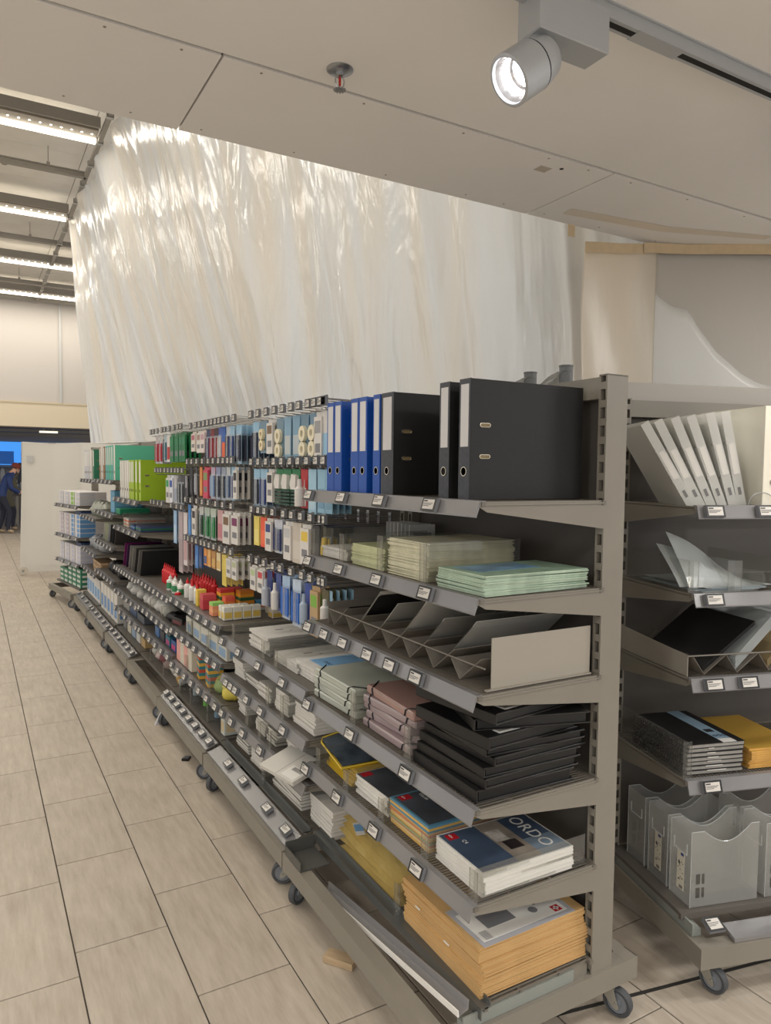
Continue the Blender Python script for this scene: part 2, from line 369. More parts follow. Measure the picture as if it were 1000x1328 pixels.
for i, (y, x1) in enumerate(((9.25, 1.36), (12.4, 1.36), (15.45, 3.5), (18.2, 3.5), (6.2, 1.36), (3.3, 1.9))):
    t = thing('strip_light', ['nearest glowing strip light above the draped curtain', 'second glowing strip light from the ceiling edge', 'third glowing strip light from the ceiling edge', 'strip light farthest away by the white wall', 'strip light over the middle of the row, behind the ceiling edge', 'strip light just behind the ceiling edge'][i], 'strip light', (0, y, HALL), group='strip lights under the hall roof')
    g = MB(); g.box(-6, x1, -.20, -.06, .07, .12); g.box(-6, x1, -.20, -.17, .0, .07); g.box(-6, x1, -.12, -.10, .03, .07); obj('carrier', g, BEAMM, t)
    g = MB(); g.box(-6, x1, -.06, .16, .02, .07); obj('housing', g, mat('strip_housing', (168, 160, 148), .5), t)
    g = MB(); g.box(-6, x1, .16, .24, -.02, .05); obj('diffuser', g, LEDM, t)
    g = MB(); k = 0
    while -6+k*.11 < x1-.05:
        g.lathe([(.012, .016), (.012, .03)], 6, 0, Matrix.Translation((x1-.06-k*.11, .06, 0))); k += 1
        if k > 60: break
    tag(obj('led_dots', g, DOTM, t), kind='stuff')
    lamp('strip_light_glow', 'AREA', (x1-3.2, y+.12, HALL-.06), 75, (1, .94, .84), 6.0, .25)
sm = thing('smoke_detector', 'small dark sensor under the roof panels at left', 'sensor', (.47, 11.55, HALL+.328))
g = MB(); g.lathe([(.05, 0), (.055, -.02), (.03, -.04), (.01, -.045)], 14); obj('body', g, BEAMM, sm)
# far wall of the hall: a bulkhead over the opening to the next shop
FW = 19.2
g = MB(); g.box(-9, 9, FW, FW+.2, 3.17, HALL+.42)
wf = tag(obj('wall_far', g, mat('far_wall_white', (196, 190, 183), .8)), 'white far wall over the opening', kind='structure')
g = MB(); g.box(-9, 9, FW-.06, FW+.2, 2.58, 3.15); obj('fascia', g, mat('cream_fascia', (216, 203, 178), .6), wf)
g = MB(); g.box(-9, 9, FW-.075, FW-.06, 3.135, 3.165); obj('fascia_edge', g, mat('fascia_edge', (205, 190, 160), .6), wf)
g = MB(); g.box(1.88, 1.93, FW-.03, FW, 3.17, HALL+.3); obj('conduit', g, mat('conduit_grey', (190, 190, 188), .5), wf)
# next shop, seen below the fascia
g = MB(); g.box(-9, 9, FW+.2, 33, 3.0, 3.1)
nc = tag(obj('ceiling_next_shop', g, mat('next_ceiling', (120, 112, 108), .8, 0, .2, 1.5)), 'dark ceiling of the shop beyond', kind='structure')
for y in (20.5, 22.5, 25, 28):
    g = MB(); g.box(-9, 9, y, y+.12, 2.72, 2.8); obj('ceiling_batten', g, BEAMM, nc)
g = MB(); t = thing('tube_lamp', 'white tube lamp hanging below the dark ceiling past the fascia', 'tube lamp', (1.6, 21.5, 2.55)); g.box(0, .45, 0, .08, 0, .05); obj('tube', g, mat('dim_tube', (240, 230, 210), .5, emit=1.2), t); g = MB(); g.box(.1, .12, .03, .05, .05, .45); g.box(.33, .35, .03, .05, .05, .45); obj('hangers', g, BEAMM, t)
g = MB(); g.box(-9, 9, 32, 32.2, 0, 3.1)
wn = tag(obj('wall_next_shop', g, mat('next_wall', (150, 140, 132), .8)), 'back wall of the shop beyond', kind='structure')
g = MB(); g.box(-2, 4, 31.9, 31.99, 1.72, 2.62); obj('window_light_box', g, mat('dusk_blue_glass', (70, 150, 235), .4, emit=.9), wn)
for k in range(6):
    g = MB(); g.box(-1.5+k*.8, -.95+k*.8, 31.86, 31.9, 1.75, 2.25); obj('window_pane', g, mat('pane_blue', (40, 100, 180), .3, emit=.35), wn)

# ------------------------------------------------------------------ plastic sheet curtain
def sheet_mat(name, rgb, trans=.35, gl=.35, rough=.2, bscale=9, bands=False):
    m = bpy.data.materials.new(name); m.use_nodes = True; nt = m.node_tree; N = nt.nodes; L = nt.links; N.remove(N['Principled BSDF']); out = N['Material Output']; c = srgb(rgb)
    tc = N.new('ShaderNodeNewGeometry')
    nz = N.new('ShaderNodeTexNoise'); nz.inputs['Scale'].default_value = bscale; nz.inputs['Detail'].default_value = 5; nz.inputs['Distortion'].default_value = .8
    mp = N.new('ShaderNodeMapping'); mp.inputs['Scale'].default_value = (1, 1.1, .45); L.new(tc.outputs['Position'], mp.inputs[0]); L.new(mp.outputs[0], nz.inputs['Vector'])
    bp = N.new('ShaderNodeBump'); bp.inputs['Strength'].default_value = .22; bp.inputs['Distance'].default_value = .02; L.new(nz.outputs['Fac'], bp.inputs['Height'])
    df = N.new('ShaderNodeBsdfDiffuse'); df.inputs[0].default_value = c; tl = N.new('ShaderNodeBsdfTranslucent'); tl.inputs[0].default_value = c
    m1 = N.new('ShaderNodeMixShader'); m1.inputs[0].default_value = trans; L.new(df.outputs[0], m1.inputs[1]); L.new(tl.outputs[0], m1.inputs[2])
    if bands:   # film of uneven thickness: long slanting warmer and cooler streaks
        m2 = N.new('ShaderNodeMapping'); m2.inputs['Rotation'].default_value = (R(-14), 0, 0); m2.inputs['Scale'].default_value = (1.6, 2.2, .10); L.new(tc.outputs['Position'], m2.inputs[0])
        n2 = N.new('ShaderNodeTexNoise'); n2.inputs['Scale'].default_value = 1.6; n2.inputs['Detail'].default_value = 3; L.new(m2.outputs[0], n2.inputs['Vector'])
        cr = N.new('ShaderNodeValToRGB'); e = cr.color_ramp.elements; e[0].position = .36; e[0].color = srgb((236, 229, 216)); e[1].position = .62; e[1].color = srgb((232, 233, 232)); L.new(n2.outputs['Fac'], cr.inputs[0])
        L.new(cr.outputs[0], df.inputs[0]); L.new(cr.outputs[0], tl.inputs[0])
        # sparse sharp creases
        n3 = N.new('ShaderNodeTexNoise'); n3.inputs['Scale'].default_value = 1.3; n3.inputs['Detail'].default_value = 3; n3.inputs['Roughness'].default_value = .5; n3.inputs['Distortion'].default_value = .9
        m4 = N.new('ShaderNodeMapping'); m4.inputs['Rotation'].default_value = (R(-14), 0, 0); m4.inputs['Scale'].default_value = (2.0, 2.2, .55); L.new(tc.outputs['Position'], m4.inputs[0]); L.new(m4.outputs[0], n3.inputs['Vector'])
        b2 = N.new('ShaderNodeBump'); b2.inputs['Strength'].default_value = .55; b2.inputs['Distance'].default_value = .08; L.new(n3.outputs['Fac'], b2.inputs['Height']); L.new(bp.outputs[0], b2.inputs['Normal']); bp = b2
    gs = N.new('ShaderNodeBsdfGlossy'); gs.inputs['Roughness'].default_value = rough
    fr = N.new('ShaderNodeLayerWeight'); fr.inputs[0].default_value = .25; mu = N.new('ShaderNodeMath'); mu.operation = 'MULTIPLY_ADD'; mu.inputs[1].default_value = gl; mu.inputs[2].default_value = gl*.22; L.new(fr.outputs['Facing'], mu.inputs[0])
    for n in (df, tl, gs, fr): L.new(bp.outputs[0], n.inputs['Normal'])
    m3 = N.new('ShaderNodeMixShader'); L.new(mu.outputs[0], m3.inputs[0]); L.new(m1.outputs[0], m3.inputs[1]); L.new(gs.outputs[0], m3.inputs[2]); L.new(m3.outputs[0], out.inputs[0]); MATS[name] = m
    return m
SHEET = sheet_mat('milky_polythene', (236, 233, 226), .28, .30, .16, 9, True)
def catmull(P, t):
    n = len(P)-1; x = min(max(t, 0), .99999)*n; i = int(x); f = x-i
    p0, p1, p2, p3 = P[max(i-1, 0)], P[i], P[i+1], P[min(i+2, n)]
    return tuple(.5*((2*b)+(-a+c)*f+(2*a-5*b+4*c-d)*f*f+(-a+3*b-3*c+d)*f**3) for a, b, c, d in zip(p0, p1, p2, p3))
TOP = [(1.43, 12.75), (1.43, 11.2), (1.43, 9.6), (1.46, 8.2), (1.62, 6.3), (1.9, 4.4), (2.25, 3.1), (2.8, 2.55), (3.6, 2.47), (4.6, 2.46)]
BOT = [(1.70, 12.9), (2.02, 11.4), (2.32, 10.0), (2.36, 8.2), (2.36, 6.3), (2.36, 4.4), (2.5, 3.2), (2.85, 2.7), (3.4, 2.5), (4.6, 2.48)]
rnd = random.Random(3)
folds = []
for k in range(58):
    wd = rnd.choice((.003, .004, .006, .01, .02, .03)); folds.append((rnd.random(), wd, (wd**.6)*rnd.uniform(.25, .95)*rnd.choice((1, 1, -.7)), rnd.uniform(.02, .10), rnd.uniform(-.3, 1.0)))
def fold(s, z):
    d = 0; h = (HALL-z)/(HALL-.1)
    for c, wd, amp, sl, e in folds:
        x = (s-c-sl*h*1.4+.03)/(wd*(1+.8*h)); 
        if abs(x) < 3.2: d += amp*math.exp(-abs(x)**1.25)*(1-.35*h*e)
    return d-.04
NU, NV = 640, 46
def cp(i, j):
    s = i/NU; v = j/NV; z = HALL*(1-v)+.02*v
    a = catmull(TOP, s); b = catmull(BOT, s); k = min(1, v*1.55); x = a[0]*(1-k)+b[0]*k; y = a[1]*(1-k)+b[1]*k
    a2 = catmull(TOP, min(1, s+.01)); dx, dy = a2[0]-a[0], a2[1]-a[1]; l = math.hypot(dx, dy) or 1; nx, ny = dy/l, -dx/l
    amp = 1.0 if s < .62 else max(.25, 1-(s-.62)*2.2)
    f = fold(s, z)*amp*(1.1+.2*math.sin(9*s))
    return (x+nx*f, y+ny*f, z)
g = MB(); g.grid(cp, NU, NV)
c1 = obj('sheet_curtain', g, SHEET, smooth=False); c1.data.polygons.foreach_set('use_smooth', [True]*len(c1.data.polygons))
tag(c1, 'tall milky plastic dust sheet draped from the roof behind the shelves', 'plastic sheet')

# taped sheets at the right, hung from the edge of the suspended ceiling
GREYS = sheet_mat('grey_toned_sheet', (208, 202, 194), .25, .08, .5, 5)  # upper sheet toned greyer than the white film over it
WHITS = sheet_mat('white_film_sheet', (244, 243, 239), .35, .2, .35, 4)
CREAM = sheet_mat('cream_film_strip', (236, 227, 212), .4, .2, .3, 7)
def hang(name, m, label, x0, x1, ztop, zbot, y, bulge, n=40, mm=24):
    def P(i, j):
        u = i/n; v = j/mm; x = x0+(x1-x0)*u; zt = ztop(x); z = zt+(zbot-zt)*v
        return (x, y(x, z)+bulge*math.sin(u*7+v*2)*v, z)
    g = MB(); g.grid(P, n, mm); o = obj(name, g, m); o.data.polygons.foreach_set('use_smooth', [True]*len(o.data.polygons))
    mo = o.modifiers.new('thickness', 'SOLIDIFY'); mo.thickness = .0015
    return tag(o, label, 'plastic sheet')
def tapez(x): return 2.555+(x-2.284)*.20 if x < 2.72 else 2.642
def tapey(x): return 2.352 if x < 2.72 else 2.352-(x-2.72)*.56
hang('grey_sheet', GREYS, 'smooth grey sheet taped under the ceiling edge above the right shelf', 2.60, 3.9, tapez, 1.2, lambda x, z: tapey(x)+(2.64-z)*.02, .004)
hang('film_strip', CREAM, 'creased cream film strip hanging left of the grey sheet', 2.29, 2.74, tapez, 1.3, lambda x, z: 2.318+.005*math.sin(x*22+z*6)+.004*math.sin(z*9), .004)
def cz(x):
    P = [(2.62, 2.50), (2.66, 2.495), (2.704, 2.477), (2.763, 2.407), (2.817, 2.366), (2.882, 2.353), (2.929, 2.268), (3.003, 2.166), (3.11, 2.064), (3.182, 2.021), (3.4, 1.97), (3.9, 1.95)]
    for (a, b), (c, d) in zip(P, P[1:]):
        if x <= c: f = (x-a)/(c-a); return b+(d-b)*f
    return P[-1][1]
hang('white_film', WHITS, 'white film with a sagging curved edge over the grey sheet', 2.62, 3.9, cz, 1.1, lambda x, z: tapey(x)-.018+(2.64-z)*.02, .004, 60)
TAPE = mat('masking_tape', (206, 184, 150), .7, 0, .06, 30)
def tape(pts, wd, label, normal_y=True):
    t = MB(); n = len(pts)
    t.grid(lambda i, j: (pts[i][0], pts[i][1], pts[i][2]+(wd if j else 0)*(1 if normal_y else 0)) if normal_y else (pts[i][0], pts[i][1]+(wd if j else 0), pts[i][2]), n-1, 1)
    o = obj('masking_tape', t, TAPE); mo = o.modifiers.new('thickness', 'SOLIDIFY'); mo.thickness = .0006; return tag(o, label, 'tape', 'masking tape on the sheets')
tape([(2.284, 2.306, 2.535), (2.38, 2.306, 2.548), (2.5, 2.306, 2.562), (2.6, 2.306, 2.578), (2.66, 2.306, 2.585)], .045, 'short straight strip of masking tape on the cream film')
tape([(2.64, 2.302, 2.588), (2.72, 2.300, 2.598), (2.85, 2.255, 2.602), (3.0, 2.17, 2.604), (3.2, 2.05, 2.604), (3.5, 1.88, 2.604)], .045, 'long bowed strip of masking tape below the ceiling edge')
tape([(2.215, 2.3385, 2.60), (2.255, 2.3385, 2.60)], .07, 'small square of masking tape on the ceiling edge')
FSTRIP = mat('faint_strip', (222, 211, 195), .75)  # flat strip a little darker than the boards behind it
g = MB(); g.poly([(2.10, 2.20, CEIL-.001), (2.60, 2.14, CEIL-.001), (3.1, 1.98, CEIL-.001), (3.1, 2.03, CEIL-.001), (2.62, 2.20, CEIL-.001), (2.11, 2.26, CEIL-.001)])
o = tag(obj('strip_on_ceiling', g, FSTRIP), 'pale strip lying flat along the ceiling boards', 'tape'); mo = o.modifiers.new('thickness', 'SOLIDIFY'); mo.thickness = .0006

# ------------------------------------------------------------------ white mobile screen at the end of the aisle
sc = thing('mobile_screen', 'white fabric screen on wheels closing the end of the aisle', 'screen', (.66, 12.0, 0))
SCP = [(0, 0), (.4, -.1), (.77, -.26), (1.15, -1.05), (1.52, -1.9)]
def sp_(i, j):
    u = i/40; v = j/24; q = u*4; k = min(3, int(q)); f = q-k; x = SCP[k][0]+(SCP[k+1][0]-SCP[k][0])*f; y = SCP[k][1]+(SCP[k+1][1]-SCP[k][1])*f
    sag = .012*math.sin(u*9+v*3)+.02*math.sin(u*3.1)*v
    return (x-.06*v*(1-u), y+sag, 1.985-v*1.93-.012*abs(math.sin(u*math.pi*2))*(1-v))
g = MB(); g.grid(sp_, 40, 24); o = obj('fabric', g, sheet_mat('white_screen_fabric', (224, 221, 214), .25, .05, .6, 3), sc); o.data.polygons.foreach_set('use_smooth', [True]*len(o.data.polygons))
g = MB()
for (a, b), (c, d) in ((SCP[0], SCP[2]), (SCP[2], SCP[4])):
    g.tube([(a, b+.05, .12), (a, b+.05, 1.97), (c, d+.05, 1.97), (c, d+.05, .12)], .016, 8); g.tube([(a, b+.05, .14), (c, d+.05, .14)], .016, 8)
obj('tube_frame', g, STEEL, sc)
g = MB(); g.box(.05, .14, -.055, -.05, 1.68, 1.78); obj('notice', g, mat('pale_notice', (198, 198, 196), .6), sc)
for x, yw in ((-.02, -.02), (1.5, -1.85)):
    g = MB(); g.lathe([(.022, -.018), (.062, -.018), (.066, 0), (.062, .018), (.022, .018)], 20, 0, Matrix.Translation((x, yw, .066)) @ Matrix.Rotation(R(90), 4, 'X')); wl = obj('wheel', g, mat('cream_wheel', (206, 198, 186), .5), sc, smooth=True)
    g = MB(); g.lathe([(.02, -.022), (.02, .022)], 14, 0, Matrix.Translation((x, yw, .066)) @ Matrix.Rotation(R(90), 4, 'X')); obj('hub', g, STEEL, wl)
# ------------------------------------------------------------------ shelving units
def label_mb(wd=.038, ht=.034):
    g = MB(); g.box(-.011, 0, -wd/2, wd/2, -ht/2, ht/2, 3); g.box(-.0118, -.011, -wd/2, wd/2, -ht/2, ht/2, 0)
    g.box(-.0122, -.011, -wd*.39, wd*.39, -ht*.36, ht*.36, 1)
    g.box(-.0126, -.0122, wd*.10, wd*.36, ht*.19, ht*.29, 2)
    for k, (a, b) in enumerate(((-.30, .36), (-.22, .36), (-.05, .36))):
        zz = ht*(.07-.1*k); g.box(-.0126, -.0122, wd*a, wd*b, zz-.0007, zz+.0007, 2)
    return g
LABEL = label_mb(.066, .037).mesh('price_label', [BLACK, SCREEN, PRINT, mat('label_body', (120, 122, 126), .5)])
LABEL_S = label_mb(.046, .036).mesh('price_label', [BLACK, SCREEN, PRINT, mat('label_body', (120, 122, 126), .5)])
def wire_deck(L, d=.425):
    g = MB(); n = int(L/.0125)
    for k in range(1, n): g.box(.002, d, k*L/n-.0016, k*L/n+.0016, -.005, -.0015)
    for x in (.004, .13, .27, .41): g.box(x-.003, x+.003, .01, L-.01, -.010, -.005)
    g.box(0, .012, 0, L, -.012, 0); g.box(d-.012, d, 0, L, -.012, 0)
    return g
def solid_deck(L, d=.425):
    g = MB(); g.box(.002, d, .004, L-.004, -.014, -.001); g.box(0, .012, 0, L, -.02, 0); return g
DECKS = {}
def deck_mesh(L, kind, d):
    k = (round(L, 3), kind, d)
    if k not in DECKS: DECKS[k] = (wire_deck if kind == 'wire' else solid_deck)(L, d).mesh('deck', [mat('deck_wire', (112, 106, 97), .45) if kind == 'wire' else mat('deck_dark', (96, 91, 85), .5)])
    return DECKS[k]
def bracket_mesh(d=.425):
    g = MB(); g.prism([(-.006, -.002), (-.002, -.014), (.02, -.026), (d-.004, -.078), (d, -.078), (d, 0), (0, 0)], -.0015, .0015, 'y')
    g.box(.004, d, -.006, .0015, -.009, -.005); return g.mesh('bracket', [TAUPE])
BRK = {}
def rail_mesh(L):
    g = MB(); g.prism([(.014, .0035), (-.003, .0025), (-.0155, -.035), (-.0125, -.036), (.0, -.002), (.014, .0005)], .004, L-.004, 'y')
    g.box(-.0152, -.0125, .004, L-.004, -.0385, -.0350); return g.mesh('price_rail', [RAIL])
RAILS = {}
TILT = R(18)
def shelf(u, L, z, labels, deck='solid', d=.425, x0=.10, rail=True, name='shelf', small=False, brackets=True):
    s = obj(name, deck_mesh(L, deck, d), None, u, (x0, 0, z))
    if d not in BRK: BRK[d] = bracket_mesh(d)
    if brackets:
        for y in (.006, L-.006): obj('bracket', BRK[d], None, s, (0, y, 0))
    if rail:
        k = round(L, 3)
        if k not in RAILS: RAILS[k] = rail_mesh(L)
        obj('price_rail', RAILS[k], None, s, (0, 0, 0))
    for y in labels: obj('price_label', LABEL_S if small else LABEL, None, s, (-.0125, y, -.017), (0, TILT, 0))
    return s
def divider(s, y, h=.10, d=.36, z=0.001, lip=.035):
    """clear acrylic divider with a front lip, sub-part of a shelf"""
    g = MB(); g.box(.012, d, y-.001, y+.001, z, z+h); g.box(.010, .012, y-lip/2, y+lip/2, z, z+h); g.box(.0095, .0125, y-lip/2, y-lip/2+.0015, z, z+h); g.box(.0095, .0125, y+lip/2-.0015, y+lip/2, z, z+h)
    return obj('divider', g, CLEAR, s)
def upright_mesh(H, z0):
    g = MB(); g.box(.022, .08, 0, .030, z0, H)           # body
    g.box(0, .022, 0, .006, z0, H); g.box(0, .022, .024, .030, z0, H); g.box(.016, .022, .006, .024, z0, H, 1)
    z = z0+.02
    while z < H-.01:
        g.box(0, .004, .006, .024, z-.010, z+.010); z += .05
    g.box(0, .08, 0, .030, H-.004, H)
    return g.mesh('upright', [TAUPE, DARKSLOT])
UPR = upright_mesh(1.866, .165)
def caster_parts(u, x, y, ang=0, name='caster'):
    g = MB(); g.lathe([(.026, .100), (.026, .094), (.018, .090), (.018, .082)], 16)
    for s in (-1, 1): g.prism([(-.014, .086), (.018, .086), (.030, .050), (.036, .034), (.030, .026), (.018, .030), (-.010, .060)], s*.017-.0012, s*.017+.0012, 'y')
    g.box(-.014, .020, -.018, .018, .080, .086); g.tube([(.026, -.022, .043), (.026, .022, .043)], .005, 8)
    c = obj(name, g, mat('zinc_fork', (168, 166, 158), .35, .7), u, (x, y, 0), (0, 0, ang))
    Mw = Matrix.Translation((.026, 0, .043)) @ Matrix.Rotation(R(90), 4, 'X')
    g = MB(); g.lathe([(.031, -.012), (.039, -.013), (.043, -.008), (.043, .008), (.039, .013), (.031, .012)], 24, 0, Mw, caps=False); obj('tyre', g, RUBBER, c, smooth=True)
    g = MB(); g.lathe([(.006, -.013), (.012, -.013), (.014, -.007), (.031, -.009), (.031, .009), (.014, .007), (.012, .013), (.006, .013)], 20, 0, Mw); obj('wheel_disc', g, mat('wheel_grey', (120, 124, 130), .5), c, smooth=True)
    return c
_first_caster = []
def caster(u, x, y, ang):
    if not _first_caster: _first_caster.append(caster_parts(u, x, y, ang)); return
    c = copy_tree(_first_caster[0], u); c.location = (x, y, 0); c.rotation_euler = (0, 0, ang)
def unit(label, loc, rz, L, back=True, top=True, D=.705, casters=True, shade=None):
    u = thing('shelving_unit', label, 'shelving unit', (loc[0], loc[1], 0), rz, 'mobile shelving units')
    g = MB(); z0, z1 = .100, .165
    g.box(0, .003, 0, L, z0, z1); g.box(.003, .045, .003, L-.003, z1-.003, z1)                       # front channel
    g.box(.003, D, 0, .003, z0, z1); g.box(.003, D, .003, .05, z1-.003, z1)                          # near end channel
    g.box(.003, D, L-.003, L, z0, z1); g.box(.003, D, L-.05, L-.003, z1-.003, z1)
    g.box(.003, .05, .003, .05, z1-.0028, z1+.0004); g.box(.003, .05, L-.05, L-.003, z1-.0028, z1+.0004); g.box(D-.05, D-.003, .003, .05, z1-.0028, z1+.0004); g.box(D-.003, D, .003, L-.003, z0, z1); g.box(D-.045, D-.003, .05, L-.05, z1-.003, z1)
    obj('base_frame', g, TAUPE, u)
    for y in (0.008, L-.042): obj('upright', UPR, None, u, (.525, y, 0))
    if top:
        g = MB(); g.box(.53, .60, .042, L-.042, 1.80, 1.86); obj('top_beam', g, TAUPE, u)
    if back:
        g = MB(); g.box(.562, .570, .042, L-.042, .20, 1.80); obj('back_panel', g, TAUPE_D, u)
    if casters:
        for x, y, a in ((.055, .055, 2.6), (.055, L-.06, 3.6), (D-.075, .035, -1.2), (D-.08, L-.1, .7)): caster(u, x, y, a)
    return u
def hook_mesh(l):
    g = MB()      # back plate at x=0, prongs towards -x
    g.box(-.004, 0, -.012, .012, -.045, .012); g.tube([(0, 0, -.033), (-l+.006, 0, -.033), (-l, 0, -.027)], .0022, 5); g.tube([(0, 0, .0), (-l+.01, 0, .008), (-l+.002, 0, .012)], .0018, 5)
    g.tube([(-l+.004, -.010, .018), (-l+.004, .010, .018)], .003, 5)
    return g.mesh('peg_hook', [CHROME])
HOOKS = {}
def hook(u, y, z, l=.34):
    if l not in HOOKS: HOOKS[l] = hook_mesh(l)
    h = obj('peg_hook', HOOKS[l], None, u, (.54, y, z)); obj('price_label', LABEL_S, None, h, (-l+.002, 0, -.002))
    return h
def spread(L, n, m=.05): return [m+(L-2*m)*k/(n-1) for k in range(n)]

# A: nearest unit
UA = unit('nearest grey shelving unit with black and blue lever arch binders on top', (.985, 1.42), 0, 1.05)
LA = 1.05
yA = lambda ys: [y-1.42 for y in ys]
A1 = shelf(UA, LA, 1.520, yA([2.43, 2.16, 1.902, 1.624]), 'wire')
A2 = shelf(UA, LA, 1.278, yA([2.432, 2.174, 1.913, 1.641]), 'wire')
A3 = shelf(UA, LA, 1.034, yA([2.429, 2.286, 2.139, 1.966, 1.827, 1.682]), 'wire')
A4 = shelf(UA, LA, .742, yA([2.432, 2.082, 1.73]), 'wire')
A5 = shelf(UA, LA, .492, yA([2.445, 2.176, 1.915, 1.665]), 'wire')
A6 = shelf(UA, LA, .215, [], 'wire', d=.385, x0=.137, rail=False, name='base_deck', brackets=False)
g = MB(); g.box(-.012, .02, 0, LA, -.004, .002); g.box(-.012, -.009, 0, LA, -.03, -.004); g.box(.017, .02, 0, LA, .002, .016); obj('front_trough', g, mat('trough_steel', (110, 112, 110), .35, .6), A6)
for y in (.03, LA-.03): g = MB(); g.box(-.01, .38, y-.012, y+.012, -.052, -.012); obj('deck_support', g, TAUPE, A6)
g = MB(); g.box(.08, .46, .012, .040, .166, .186); g.box(.08, .46, .012, .018, .186, .20); obj('end_rail', g, mat('frosted_edge', (138, 142, 136), .3), UA)
g = MB(); g.box(.003, .12, LA-.16, LA-.02, .166, .170); g.box(.003, .12, LA-.022, LA-.018, .170, .215); g.box(.003, .007, LA-.16, LA-.02, .170, .20); obj('corner_bracket', g, mat('dark_bracket', (92, 92, 88), .4, .3), UA)
for y, h in ((2.455, .1), (2.215, .10), (1.947, .115), (1.700, .115)): divider(A2, y-1.42, h)
for y in (2.12, 1.772): divider(A4, y-1.42, .11)
for y in (2.40, 2.17, 1.925, 1.672): divider(A5, y-1.42, .075)
divider(A5, .022, .085, .40)
divider(A6, 1.88-1.42, .09, .37)

# B: notebooks and pads, hooks above
UB = unit('shelving unit of white notepads below hanging packs, beside the binders', (.985, 2.48), 0, 1.06); LB = 1.06
yB = lambda ys: [y-2.48 for y in ys]
B1 = shelf(UB, LB, .758, yB([3.49, 3.236, 2.966, 2.684]), 'solid')
B2 = shelf(UB, LB, .566, yB([3.42, 3.35, 3.28, 3.12, 2.935, 2.675]), 'solid')
B3 = shelf(UB, LB, .392, yB([3.495, 3.347, 3.176, 2.941]), 'solid')
B4 = shelf(UB, LB, .215, [], 'wire', rail=False, name='base_deck', brackets=False)
g = MB(); g.box(-.012, .02, 0, LB, -.004, .002); g.box(.017, .02, 0, LB, .002, .014); obj('front_trough', g, mat('trough_steel', (110, 112, 110)), B4)
def base_rail(u, L, ys):
    g = MB(); g.prism([(.020, .167), (.020, .176), (.085, .200), (.085, .196)], .01, L-.01, 'y'); r = obj('base_price_rail', g, RAIL, u)
    for y in ys: obj('price_label', LABEL, None, r, (.052, y, .196), (0, R(62), 0))
base_rail(UB, LB, yB([3.286, 3.067, 2.767, 2.56]))
for y in (2.985, 2.83, 3.40): divider(B1, y-2.48, .085)
for y in (2.93, 2.76): divider(B2, y-2.48, .10)
for y in (3.20, 3.03, 2.90): divider(B3, y-2.48, .08)
for y in (2.98,): divider(B4, y-2.48, .09)

# C and D: pegboard above, small stationery below
UC = unit('shelving unit of hanging pens and sticky notes left of the notepads', (.985, 3.56), 0, 1.03); LC = 1.03
C1 = shelf(UC, LC, .800, spread(LC, 7), 'solid'); C2 = shelf(UC, LC, .605, spread(LC, 8), 'solid'); C3 = shelf(UC, LC, .390, spread(LC, 7), 'solid')
C4 = shelf(UC, LC, .215, [], 'solid', rail=False, name='base_deck', brackets=False); base_rail(UC, LC, spread(LC, 8))
UD = unit('shelving unit of hanging pencils and rulers right of the lime binders', (.985, 4.60), 0, 1.0); LD = 1.0
D1 = shelf(UD, LD, .775, spread(LD, 8), 'solid'); D2 = shelf(UD, LD, .580, spread(LD, 7), 'solid'); D3 = shelf(UD, LD, .410, spread(LD, 6), 'solid')
D4 = shelf(UD, LD, .215, [], 'solid', rail=False, name='base_deck', brackets=False)
for s, L, ys in ((C2, LC, (.3, .7)), (C3, LC, (.25, .75)), (D2, LD, (.35, .7)), (C4, LC, (.3, .65, .9)), (D4, LD, (.3, .7))):
    for y in ys: divider(s, y, .09)
# E: lime binders ; F: teal binders ; G: white binders ; H: boxes of paper
g = MB(); g.prism([(-.02, 0), (.02, 0), (.045, .10), (.03, .10)], -.012, .012, 'y'); obj('levelling_foot', g, mat('pale_foot', (196, 196, 198), .4, .3), UC, (.0, 1.0, 0))
UE = unit('shelving unit with lime green binders on top', (.985, 5.62), 0, 1.02); LE = 1.02
E1 = shelf(UE, LE, 1.352, spread(LE, 5), 'solid'); E2 = shelf(UE, LE, 1.108, spread(LE, 5), 'solid'); E3 = shelf(UE, LE, .758, spread(LE, 9), 'solid'); E4 = shelf(UE, LE, .555, spread(LE, 6), 'solid')
E5 = shelf(UE, LE, .400, spread(LE, 5), 'solid'); E6 = shelf(UE, LE, .215, [], 'solid', rail=False, name='base_deck', brackets=False); base_rail(UE, LE, spread(LE, 6))
for y in (.12, .42, .72): divider(E2, y, .12)
UF = unit('shelving unit with teal binders on top, beyond the lime ones', (.975, 6.68), 0, 1.02); LF = 1.02
F1 = shelf(UF, LF, 1.492, spread(LF, 5), 'solid'); F2 = shelf(UF, LF, 1.190, spread(LF, 5), 'solid'); F3 = shelf(UF, LF, .900, spread(LF, 6), 'solid'); F4 = shelf(UF, LF, .600, spread(LF, 6), 'solid')
F5 = shelf(UF, LF, .215, [], 'solid', rail=False, name='base_deck', brackets=False); base_rail(UF, LF, spread(LF, 5))
UG = unit('shelving unit with white and dark green binders before the white screen', (.975, 7.74), 0, 1.02); LG = 1.02
G1 = shelf(UG, LG, 1.482, spread(LG, 5), 'solid'); G2 = shelf(UG, LG, 1.088, spread(LG, 5), 'solid'); G3 = shelf(UG, LG, .730, spread(LG, 5), 'solid'); G4 = shelf(UG, LG, .520, spread(LG, 5), 'solid')
G5 = shelf(UG, LG, .215, [], 'solid', rail=False, name='base_deck', brackets=False); base_rail(UG, LG, spread(LG, 4))
UH = unit('farthest shelving unit stacked with boxes of copy paper', (.95, 8.85), R(8), 1.02, back=False); LH = 1.02
